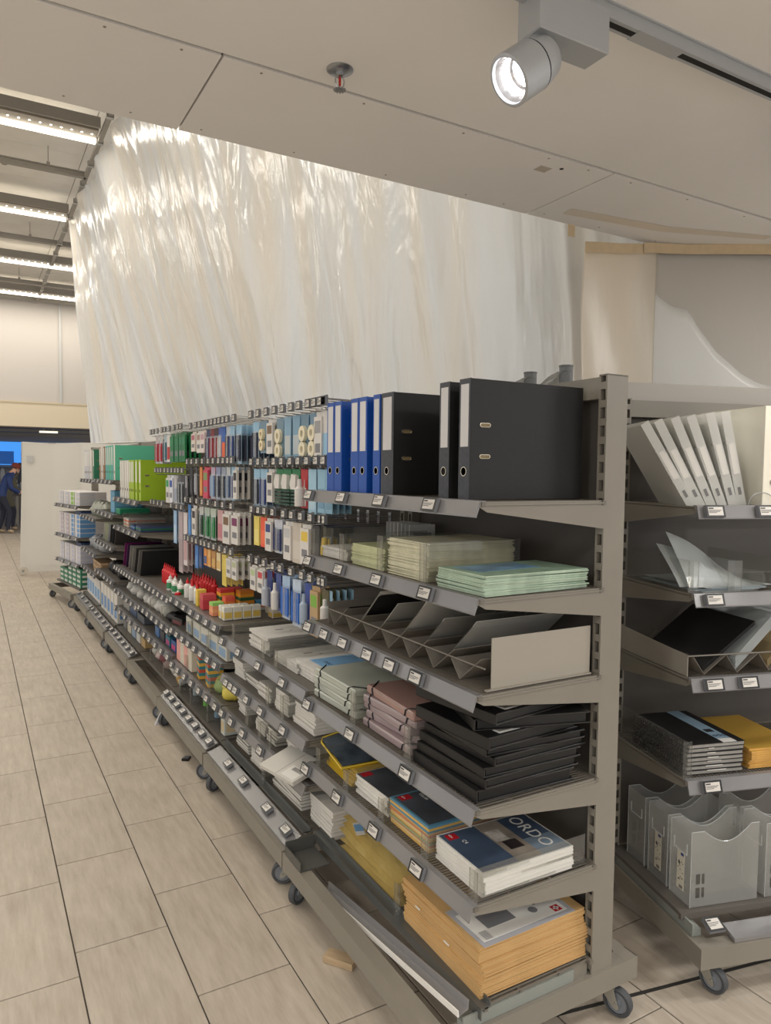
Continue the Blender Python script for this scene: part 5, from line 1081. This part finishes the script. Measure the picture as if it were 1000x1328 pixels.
# C1 / D1: cartons, note cubes, glue
for k in range(4): put(carton('glue_stick_carton', .05, .038, .072, (226, 224, 214), (224, 192, 96), 'white carton with yellow panel, %s from the front in the near row' % ORD[k], 'yellow-panelled cartons'), (1.16+.052*k, 3.70-.0*k, .8015), R(0))
for k in range(3): put(carton('glue_stick_carton', .05, .038, .072, (226, 224, 214), (224, 192, 96), 'white carton with yellow panel in the second row, %s from the front' % ORD[k], 'yellow-panelled cartons'), (1.16+.052*k, 3.755, .8015), R(0))
put(carton('small_carton', .07, .07, .045, (206, 196, 180), (210, 176, 80), 'small beige carton at the back of the sticky note shelf', None), (1.42, 3.66, .8015)); put(carton('small_carton', .06, .09, .065, (206, 196, 180), None, 'plain beige carton behind the small one', None), (1.44, 3.76, .8015))
RB = [(240, 120, 60), (236, 90, 90), (120, 190, 110), (240, 200, 90)]
i = 0
for (x, y, z, s, h, cols, lab) in ((1.15, 3.86, .8015, .062, .072, [(236, 150, 110), (240, 170, 120), (236, 150, 110), (150, 206, 110)], 'orange note cube with green top beside the white cartons'), (1.215, 3.85, .8015, .055, .10, [(200, 220, 220), (120, 180, 190), (230, 130, 60), (226, 90, 70)], 'pale note tower with orange stripe beside the orange cube'),
        (1.16, 4.06, .8015, .075, .085, [(206, 70, 80), (196, 60, 74), (206, 80, 86)], 'raspberry red note block on the sticky note shelf'), (1.15, 4.17, .8015, .05, .095, [(226, 196, 80), (236, 206, 90)], 'yellow note pack left of the raspberry block'),
        (1.25, 4.02, .8015, .085, .055, [(120, 150, 70), (90, 120, 60), (230, 150, 50)], 'olive note block with orange top'), (1.34, 3.95, .8015, .085, .055, [(110, 140, 66), (90, 116, 60), (230, 150, 50)], 'olive note block behind, nearer the cartons'),
        (1.25, 4.02, .8575, .08, .06, [(60, 110, 70), (240, 170, 50), (206, 60, 60)], 'rainbow note cube with red top on the olive block'), (1.34, 3.95, .8575, .08, .055, [(50, 100, 66), (236, 160, 50), (220, 130, 50)], 'orange and green note cube stacked behind the rainbow one'),
        (1.33, 4.12, .8015, .08, .10, [(90, 160, 180), (226, 190, 90), (206, 60, 60)], 'blue, yellow and red note cube behind the raspberry block'), (1.43, 3.92, .8015, .075, .05, [(200, 200, 196), (226, 130, 70), (60, 130, 170)], 'white note pack with striped print at the back')):
    put(cube_notes(cols, s, h, lab, 'sticky notes'), (x, y, z), R(JR.uniform(-4, 4)))
for k in range(5): put(glue(BWH, (206, 30, 36), .125, .022, 'white glue bottle with red tip, %s from right in the front group' % ORD[k], 'white glue bottles'), (1.15+.016*(k % 2), 4.245+k*.056, .8015))
for k in range(5): put(glue((230, 228, 222), (222, 220, 214), .105, .026, 'white glue pot with green print, %s from right' % ORD[k], 'white glue pots', (60, 140, 90)), (1.16+.014*(k % 2), 4.66+k*.075, .7765))
for k in range(9): put(glue((206, 28, 34), (206, 26, 32), .14, .022, 'red glue bottle, %s from right in the back row' % ORD[k], 'red glue bottles'), (1.27, 4.30+k*.06, .8015 if k < 5 else .7765))
for k in range(6): put(glue((210, 30, 36), (206, 26, 32), .14, .022, 'red glue bottle at the left end, %s from right' % ORD[k], 'red glue bottles left end'), (1.21, 5.06+k*.056, .7765))
put(glue((206, 30, 36), (226, 226, 222), .05, .02, 'little red pot at the edge of the glue shelf', None), (1.13, 4.60+.03, .7765))
# C2: boxed goods; C3; C4; D2..D4
for k, (y, wd) in enumerate(((3.66, .14), (3.83, .15), (4.0, .13), (4.16, .15), (4.33, .13))): put(carton('boxed_stamp', .20, wd, .10, (206, 204, 192), (140, 168, 196), 'pale box with blue window, %s from right on the shelf under the sticky notes' % ORD[k], 'pale boxes with blue windows'), (1.22, y, .6065), R(JR.uniform(-3, 3)))
for k in range(4): put(carton('pink_box', .14, .085, .135, (232, 170, 160) if k % 2 else (216, 208, 190), None, ['cream', 'pink', 'cream', 'pink'][k]+' tall box, %s from right on the third shelf of small goods' % ORD[k], 'pink and cream boxes'), (1.18, 4.28+k*.09, .3915), 0)
TS = [(226, 176, 70), (60, 136, 140), (206, 84, 60), (60, 140, 146), (230, 180, 80), (60, 136, 140), (210, 90, 60)]
for k in range(4): put(cube_notes(TS, .085, .13, 'striped teal, red and yellow note stack, %s from right' % ORD[k], 'striped note stacks'), (1.16+.03*(k % 2), 3.93+k*.092, .3915), R(JR.uniform(-8, 8)))
def lump(name, rx, ry, rz_, col, lab, cat, group, seed, m=None):
    r = random.Random(seed); ph = [r.uniform(0, 6) for _ in range(4)]; g = MB()
    def P(i, j):
        a = 2*math.pi*i/16; b = math.pi*j/8; k = 1+.12*math.sin(3*a+ph[0])*math.sin(b)+.1*math.sin(5*a+4*b+ph[1])+.06*math.sin(9*b+ph[2]+2*a); z = -math.cos(b)
        return (rx*k*math.sin(b)*math.cos(a), ry*k*math.sin(b)*math.sin(a), rz_*(max(-.72, z*k)+.72))
    g.grid(P, 16, 8); o = obj(name, g, m or cm_(col)); o.data.polygons.foreach_set('use_smooth', [True]*len(o.data.polygons)); return tag(o, lab, cat, group)
for k in range(4): put(lump('small_bag', .05, .045, .045, [(226, 206, 90), (216, 200, 110), (150, 170, 110), (230, 214, 120)][k], ['bright yellow', 'pale yellow', 'green and yellow', 'light yellow'][k]+' plastic bag at the right end of the third small goods shelf', 'bag', 'little bags of notes', k), (1.17+.02*(k % 2), 3.64+k*.07, .3915))
COLS = [(206, 210, 206), (190, 200, 210), (206, 206, 200), (150, 190, 220), (60, 110, 190), (190, 60, 130), (120, 190, 90), (200, 210, 200), (206, 200, 190), (180, 196, 206), (90, 150, 90), (206, 206, 206)]
for k in range(12): put(glue(COLS[k], [(216, 216, 212), (120, 180, 120), (90, 120, 200), (216, 90, 150)][k % 4], .13+.02*(k % 3), .02, '%s tube, %s from right on the base below the note stacks' % (['white', 'pale blue', 'white', 'light blue', 'blue', 'magenta', 'green', 'pale green', 'cream', 'bluish', 'dark green', 'clear white'][k], ORD[k]), 'tubes on the base'), (1.17+.035*(k % 3), 3.68+k*.075, .2165))
for k in range(3): put(carton('clear_box', .12, .06, .12, (200, 204, 196), (210, 190, 150), 'clear box of small goods, %s from right at the end of the base' % ORD[k], 'clear boxes on the base'), (1.17+.02*k, 3.62+.0*k+.005, .2165) if k == 0 else (1.32, 3.60+k*.08, .2165), 0)
for k in range(5): put(lump('white_bag', .06, .05, .05, (214, 212, 206), 'crumpled white bag, %s from right on the shelf under the glue' % ORD[k], 'bag', 'crumpled white bags', 20+k), (1.18, 5.0+k*.12, .5815))
put(carton('black_stapler_box', .12, .16, .05, (36, 36, 38), (120, 60, 60), 'low black box at the right of the shelf under the glue', None), (1.2, 4.72, .5815), R(10)); put(lump('black_stapler', .05, .08, .035, (30, 30, 32), 'black stapler beside the low black box', 'stapler', None, 31), (1.17, 4.87, .5815))
for k in range(4): put(carton('blue_box', .16, .12, .07, [(44, 84, 150), (40, 110, 130), (50, 50, 60), (70, 110, 160)][k], [(200, 60, 120), (180, 60, 120), None, None][k], ['royal blue', 'petrol', 'black', 'steel blue'][k]+' box on the third shelf below the glue', 'boxes below the glue'), (1.2, 4.72+k*.16, .4115), 0)
for k in range(6): put(lump('wrapped_item', .08, .06, .05, [(214, 208, 196), (206, 200, 190), (176, 150, 146), (120, 60, 64), (216, 196, 190), (222, 220, 214)][k], ['cream', 'grey-white', 'mauve', 'dark red', 'pale pink', 'white'][k]+' wrapped item on the base left of the tubes', 'bag', 'wrapped items', 40+k), (1.21, 4.74+k*.14, .2165))
for k in range(3):
    g = MB(); g.lathe([(.022, -.10), (.022, .10)], 14, 0, Matrix.Rotation(R(75), 4, 'Y') @ Matrix.Identity(4)); o = obj('paper_roll', g, cm_([(206, 160, 80), (222, 222, 220), (206, 176, 150)][k])); tag(o, ['golden', 'white', 'skin-coloured'][k]+' paper roll lying on the base beside the tubes', 'roll', 'paper rolls'); put(o, (1.22, 4.63-.002*k+.03*(k == 2), .265+.046*(k == 2) if k != 1 else .265)) if k != 1 else put(o, (1.22, 4.58, .265))

# E: lime binders, folders, sheets
def far_binder(board, spine, wd, lab, group, loc, rz=0, sticker=WHITE):
    t = binder('lever_arch_binder', board, spine, wd, label=lab, group=group, sticker=sticker); put(t, loc, rz); return t
LIME = mat('lime_board', (150, 184, 34), .45); LIMES = mat('lime_spine', (170, 196, 60), .45); WHB = mat('white_board', (214, 210, 202), .5); TEAL = mat('teal_board', (92, 186, 154), .45); TEALS = mat('teal_spine', (104, 176, 176), .45); DGR = mat('dark_green_board', (42, 112, 84), .5); CARD = mat('brown_board', (150, 112, 76), .6)
for k, (y, wd) in enumerate(((5.66, .075), (5.80, .075), (5.935, .06), (6.0, .06), (6.07, .06))): far_binder(LIME, LIMES, wd, 'lime green binder, %s from right' % ORD[k], 'lime green binders', (1.108, y, 1.3535))
for k, y in enumerate((6.15, 6.25, 6.36, 6.46)): far_binder(WHB, WHB, .08, 'white binder beside the lime ones, %s from right' % ORD[k], 'white binders beside lime', (1.108, y, 1.3535))
for k in range(6): put(carton('blue_folder_stack', .30, .24, .012, [(40, 70, 130), (60, 100, 170), (20, 140, 90), (120, 160, 200), (60, 90, 150), (40, 60, 110)][k], None, ['navy', 'blue', 'green', 'pale blue', 'mid blue', 'dark navy'][k]+' folder lying under the lime binder shelf', 'folders under the lime binders', cat='folder'), (1.27, 5.86+.2*(k % 2), 1.11+.0125*(k//2)), 0)
for k in range(5): put(carton('paper_ream_sheet', .30, .22, .014, [(206, 196, 186), (222, 160, 120), (206, 206, 200), (226, 120, 80), (214, 210, 204)][k], None, ['cream', 'peach', 'white', 'orange', 'off-white'][k]+' paper stack between clear dividers left of the lime shelf', 'paper stacks', cat='paper'), (1.27, 6.35+.0*k, 1.11+k*.0145), 0)
for k in range(7):
    g = MB(); g.prism([(0, 0), (-.10, .20), (-.094, .203), (.006, .003)], 0, .30, 'x'); o = obj('hanging_file', g, cm_([(120, 30, 100), (60, 30, 70), (150, 148, 142), (150, 148, 142), (60, 60, 60), (130, 128, 122), (40, 40, 42)][k])); tag(o, ['magenta', 'plum', 'light grey', 'pale grey', 'charcoal', 'mid grey', 'black'][k]+' hanging file leaning on the shelf below the paper stacks', 'file', 'leaning hanging files'); put(o, (1.13, 6.55-k*.12, .7595))
for k in range(4): put(lump('white_bag', .07, .06, .05, (206, 204, 198), 'small grey-white bag under the hanging files, %s from right' % ORD[k], 'bag', 'bags under the hanging files', 60+k), (1.2, 5.74+k*.22, .5565))
for k in range(3): put(carton('grey_box', .25, .26, .06, [(90, 96, 104), (60, 84, 120), (150, 150, 146)][k], None, ['slate', 'navy', 'light grey'][k]+' flat box low on the lime binder unit', 'flat boxes'), (1.25, 5.8+k*.3, .4015), 0)
for k in range(5): put(carton('small_carton', .18, .14, .07, [(190, 160, 110), (206, 206, 200), (150, 170, 190), (206, 200, 180), (120, 120, 120)][k], None, ['tan', 'white', 'blue-grey', 'cream', 'dark grey'][k]+' carton on the base of the lime binder unit', 'cartons on the base'), (1.22, 5.74+k*.19, .2165), 0)
# F: teal binders, cyan boxes, folders
for k, (y, b, s) in enumerate(((6.72, TEAL, WHB), (6.84, TEAL, TEALS), (6.95, TEAL, TEAL), (7.06, TEAL, TEALS), (7.17, TEAL, TEALS))): far_binder(b, s, .078, 'teal binder, %s from right' % ORD[k], 'teal binders', (1.098, y, 1.4935))
far_binder(CARD, CARD, .05, 'brown board binder left of the teal ones', None, (1.098, 7.30, 1.4935), R(3)); far_binder(WHB, WHB, .07, 'white binder left of the brown one', None, (1.098, 7.42, 1.4935)); far_binder(WHB, CARD, .07, 'cream binder at the left end beside the teal shelf', None, (1.098, 7.55, 1.4935))
for k in range(5): put(carton('cyan_box', .26, .2, .05, (110, 168, 200) if k < 4 else (30, 140, 100), None, ['lowest', 'second lowest', 'second highest', 'topmost', 'green'][k]+' cyan box under the teal binders' if k < 4 else 'green flat box in front of the cyan boxes', 'cyan boxes'), (1.26, 7.08 if k < 4 else 6.80, 1.1915+(k*.051 if k < 4 else 0)), 0)
for k in range(6):
    g = MB(); g.prism([(0, 0), (-.09, .17), (-.084, .172), (.006, .002)], 0, .28, 'x'); o = obj('document_folder', g, cm_([(206, 208, 196), (216, 222, 190), (196, 200, 204), (60, 60, 62), (50, 50, 52), (70, 66, 64)][k])); tag(o, ['milky', 'pale lime', 'silver', 'charcoal', 'black', 'brown-black'][k]+' folder leaning in the wire rack of the teal unit', 'folder', 'folders leaning on the teal unit'); put(o, (1.12, 7.58-k*.13, .9015))
for k in range(4): put(lump('black_bag', .09, .08, .06, (26, 26, 28), 'black bag, %s from right on the teal unit' % ORD[k], 'bag', 'black bags', 70+k), (1.22, 6.80+k*.2, .6015))
for k in range(5): put(carton('printer_carton', .24, .15, .26, (214, 210, 202), (96, 140, 190), 'white carton with blue panel, %s from right on the base of the teal unit' % ORD[k], 'white and blue cartons'), (1.22, 6.78+k*.19, .2165), 0)
# G: dark green and white binders, crumpled film, wooden boxes
far_binder(DGR, DGR, .08, 'dark green binder left of the teal shelf', None, (1.098, 7.98, 1.4835)); far_binder(WHB, WHB, .08, 'white binder right next to the dark green one', None, (1.098, 8.15, 1.4835), R(2))
for k in range(4): far_binder(WHB, mat('greyish_spine', (190, 190, 196), .5), .075, 'greyish white binder, %s left of the dark green one' % ORD[k], 'greyish white binders', (1.098, 8.27+k*.1, 1.4835), R(2*k))
for k in range(4): put(lump('crumpled_film', .10, .10, .09, (214, 216, 200), 'crumpled translucent film, %s from right on the white binder unit' % ORD[k], 'film', 'crumpled film', 80+k, film('crumpled_pe', (220, 222, 208), .15, .35, .25, .5)), (1.23, 7.88+k*.21, 1.0895))
for k in range(8): put(carton('wooden_box', .16, .10, .055, (196, 164, 126), (150, 120, 90), '%s wooden box, %s from right' % ('lower' if k < 4 else 'upper', ORD[k % 4]), 'wooden boxes'), (1.20, 7.84+(k % 4)*.13, .5215+(.0565 if k > 3 else 0)), 0)
for k in range(4): put(lump('clear_bag', .10, .09, .08, (196, 198, 200), 'grey clear bag, %s from right above the wooden boxes' % ORD[k], 'bag', 'clear bags', 90+k, film('grey_bag', (190, 192, 196), .2, .3, .25, .5)), (1.22, 7.88+k*.2, .7315))
for k in range(5): put(carton('paper_carton', .28, .17, .27 if k > 1 else .24, (216, 214, 208), (110, 160, 206), 'tall white carton with light blue panel, %s from right before the screen' % ORD[k], 'tall white cartons'), (1.25, 7.86+k*.185, .2165), 0)
# H: reams of copy paper on the last unit, green boxes on its base
HM = Matrix.Translation((.95, 8.85, 0)) @ Matrix.Rotation(R(8), 4, 'Z')
def hput(o, x, y, z, rz=0): o.matrix_world = HM @ Matrix.Translation((x, y, z)) @ Matrix.Rotation(rz, 4, 'Z'); return o
def ream(band, lab, group):
    t = thing('paper_ream', lab, 'paper ream', (0, 0, 0), 0, group); obj('ream', bev(.30, .215, .052, .002), cm_((214, 210, 208)), t); g = MB(); g.box(-.1506, .02, -.108, -.1075, .004, .048); g.box(-.1508, -.150, -.08, .02, .006, .046); obj('wrapper_print', g, cm_(band), t); return t
LV = ['lowest', 'second', 'third', 'fourth', 'fifth', 'sixth']
for c in range(4):
    for k in range(3): hput(ream((140, 190, 60) if c == 1 else (196, 196, 200), '%s ream in the %s column from right on the upper paper shelf' % (LV[k], ORD[c]), 'reams on the upper paper shelf'), .27, .13+c*.24, 1.1665+k*.0525)
    for k in range(5): hput(ream((100, 150, 200) if c < 2 else (190, 176, 186), '%s ream in the %s column from right on the middle paper shelf' % (LV[k], ORD[c]), 'reams on the middle paper shelf'), .27, .13+c*.24, .8015+k*.0525)
    for k in range(4): hput(ream((190, 190, 206), '%s ream in the %s column from right on the lower paper shelf' % (LV[k], ORD[c]), 'reams on the lower paper shelf'), .27, .13+c*.24, .4915+k*.0525)
hput(carton('navy_tray', .28, .22, .04, (40, 60, 96), None, 'navy paper tray on top of the reams of the middle shelf', None), .27, .13, .8015+5*.0525); hput(carton('navy_tray', .28, .22, .04, (40, 60, 96), None, 'navy paper tray on top of the reams of the lower shelf', None), .27, .13, .4915+4*.0525)
for c in range(5):
    for k in range(4 - (c > 2)): hput(carton('green_box', .20, .16, .055, (60, 128, 100), (214, 216, 208), '%s green box in the %s column from right on the farthest base' % (LV[k], ORD[c]), 'green boxes'), .22, .11+c*.185, .2165+k*.056)
# ------------------------------------------------------------------ people and goods in the shop beyond
def person(loc, rz, joints, radii, edges, mats, split, label, extra):
    t = thing('person', label, 'person', loc, rz)
    me = bpy.data.meshes.new('body'); me.from_pydata(joints, edges, []); o = bpy.data.objects.new('body', me); COL.objects.link(o)
    sk = o.modifiers.new('skin', 'SKIN'); sk.use_smooth_shade = True
    for v, r in zip(me.skin_vertices[0].data, radii): v.radius = r if isinstance(r, tuple) else (r, r)
    me.skin_vertices[0].data[0].use_root = True
    o.modifiers.new('sub', 'SUBSURF').levels = 1; o.modifiers['sub'].render_levels = 1
    dg = bpy.context.evaluated_depsgraph_get(); dg.update(); m2 = bpy.data.meshes.new_from_object(o.evaluated_get(dg)); bpy.data.objects.remove(o)
    m2.materials.clear()
    for m in mats: m2.materials.append(m)
    for p in m2.polygons: p.material_index = split(p.center); p.use_smooth = True
    b = bpy.data.objects.new('body', m2); COL.objects.link(b); b.parent = t; extra(t); return t
SKIN = mat('skin', (206, 160, 136), .55); JACK = mat('navy_jacket', (38, 60, 112), .7); TROU = mat('dark_trousers', (36, 40, 56), .75); SHOE = mat('tan_shoe', (176, 156, 128), .7); OLIV = mat('olive_coat', (92, 88, 74), .8); CAP = mat('rust_cap', (120, 52, 44), .8)
# local frame: facing -y ; bending forwards to the right of the picture (+x)
J = [(0, 0, .92), (.03, 0, 1.08), (.12, 0, 1.28), (.20, 0, 1.42), (.27, 0, 1.50), (.33, 0, 1.60),     # 0 pelvis .. 5 head
     (-.02, .09, .88), (.05, .10, .48), (-.06, .11, .08), (.08, .12, .04),                               # leg
     (.02, -.09, .88), (.18, -.10, .50), (.12, -.11, .08), (.26, -.12, .04),
     (.15, .20, 1.36), (.20, .24, 1.10), (.36, .20, .98), (.42, .19, .95), (.15, -.20, 1.36), (.22, -.24, 1.10), (.38, -.18, 1.02), (.45, -.17, 1.0)]
Rr = [(.15, .12), (.15, .11), (.17, .12), (.12, .09), .055, (.10, .085), .09, .065, .045, .04, .09, .065, .045, .04, .065, .052, .04, .03, .065, .052, .04, .03]
Ed = [(0, 1), (1, 2), (2, 3), (3, 4), (4, 5), (0, 6), (6, 7), (7, 8), (8, 9), (0, 10), (10, 11), (11, 12), (12, 13), (3, 14), (14, 15), (15, 16), (16, 17), (3, 18), (18, 19), (19, 20), (20, 21)]
def sp1(c):
    if c.z > 1.49 and c.x > .18: return 0
    if c.x > .40 and c.z > .8: return 0
    if c.z < .09: return 3
    return 1 if c.z > .90 else 2
def ex1(t):
    g = MB(); g.lathe([(.105, -.02), (.108, .0), (.10, .05), (.07, .09), (.0, .105)], 16, 0, Matrix.Translation((.325, 0, 1.625)) @ Matrix.Rotation(R(18), 4, 'Y')); obj('cap', g, CAP, t, smooth=True)
person((.62, 19.9, 0), R(0), J, Rr, Ed, [SKIN, JACK, TROU, SHOE], sp1, 'person in navy jacket and rust cap bending forward past the aisle', ex1)
def sp2(c):
    if c.z > 1.49 and c.x > .18: return 0
    if c.x > .40 and c.z > .8: return 0
    if c.z < .09: return 3
    return 1 if c.z > .62 else 2
def ex2(t):
    g = MB(); g.lathe([(.10, -.03), (.112, .02), (.10, .07), (.05, .10), (.0, .105)], 16, 0, Matrix.Translation((.30, 0, 1.63))); obj('hair', g, mat('brown_hair', (70, 52, 40), .8), t, smooth=True)
J2 = [(x*.75, y, z) for x, y, z in J]
person((.80, 20.9, 0), R(0), J2, Rr, Ed, [SKIN, OLIV, TROU, SHOE], sp2, 'person in olive coat standing behind the one in navy', ex2)
# clothes rails and tables beyond
for k in range(3):
    t = thing('display_table', ['near low display table in the shop beyond', 'middle display table in the shop beyond', 'far display table in the shop beyond'][k], 'table', (-.4+.5*k, 23.0+2.2*k, 0))
    g = MB(); g.box(-1, 1.6, -.4, .4, .82, .88); obj('table_top', g, mat('next_table', (90, 84, 80), .6), t)
    for x in (-.9, 1.5):
        for y in (-.35, .35): g = MB(); g.box(x-.03, x+.03, y-.03, y+.03, 0, .82); obj('leg', g, BEAMM, t)
    for q in range(9):
        put(carton('gift_box', .2, .2, .16+.06*(q % 3), [(214, 210, 206), (190, 120, 110), (120, 140, 170), (226, 224, 220)][q % 4], None, '%s box from left on the %s display table' % (ORD[q], ['near', 'middle', 'far'][k]), 'boxes on display tables'), (-1.25+.5*k+q*.27, 23.0+2.2*k, .881))
for k in range(16):
    t = lump('hanging_garment', .09, .05, .32, [(226, 226, 226), (160, 160, 170), (206, 206, 210), (90, 96, 110)][k % 4], '%s garment from left on the far rail' % ORD[k], 'garment', 'garments on the far rail', 200+k); put(t, (-.6+k*.2, 30.6, 1.02))
t = thing('clothes_rail', 'long clothes rail before the blue windows', 'clothes rail', (0, 30.6, 0)); g = MB(); g.tube([(-1, 0, 0), (-1, 0, 1.62), (3, 0, 1.62), (3, 0, 0)], .02, 6); obj('rail_frame', g, STEEL, t)
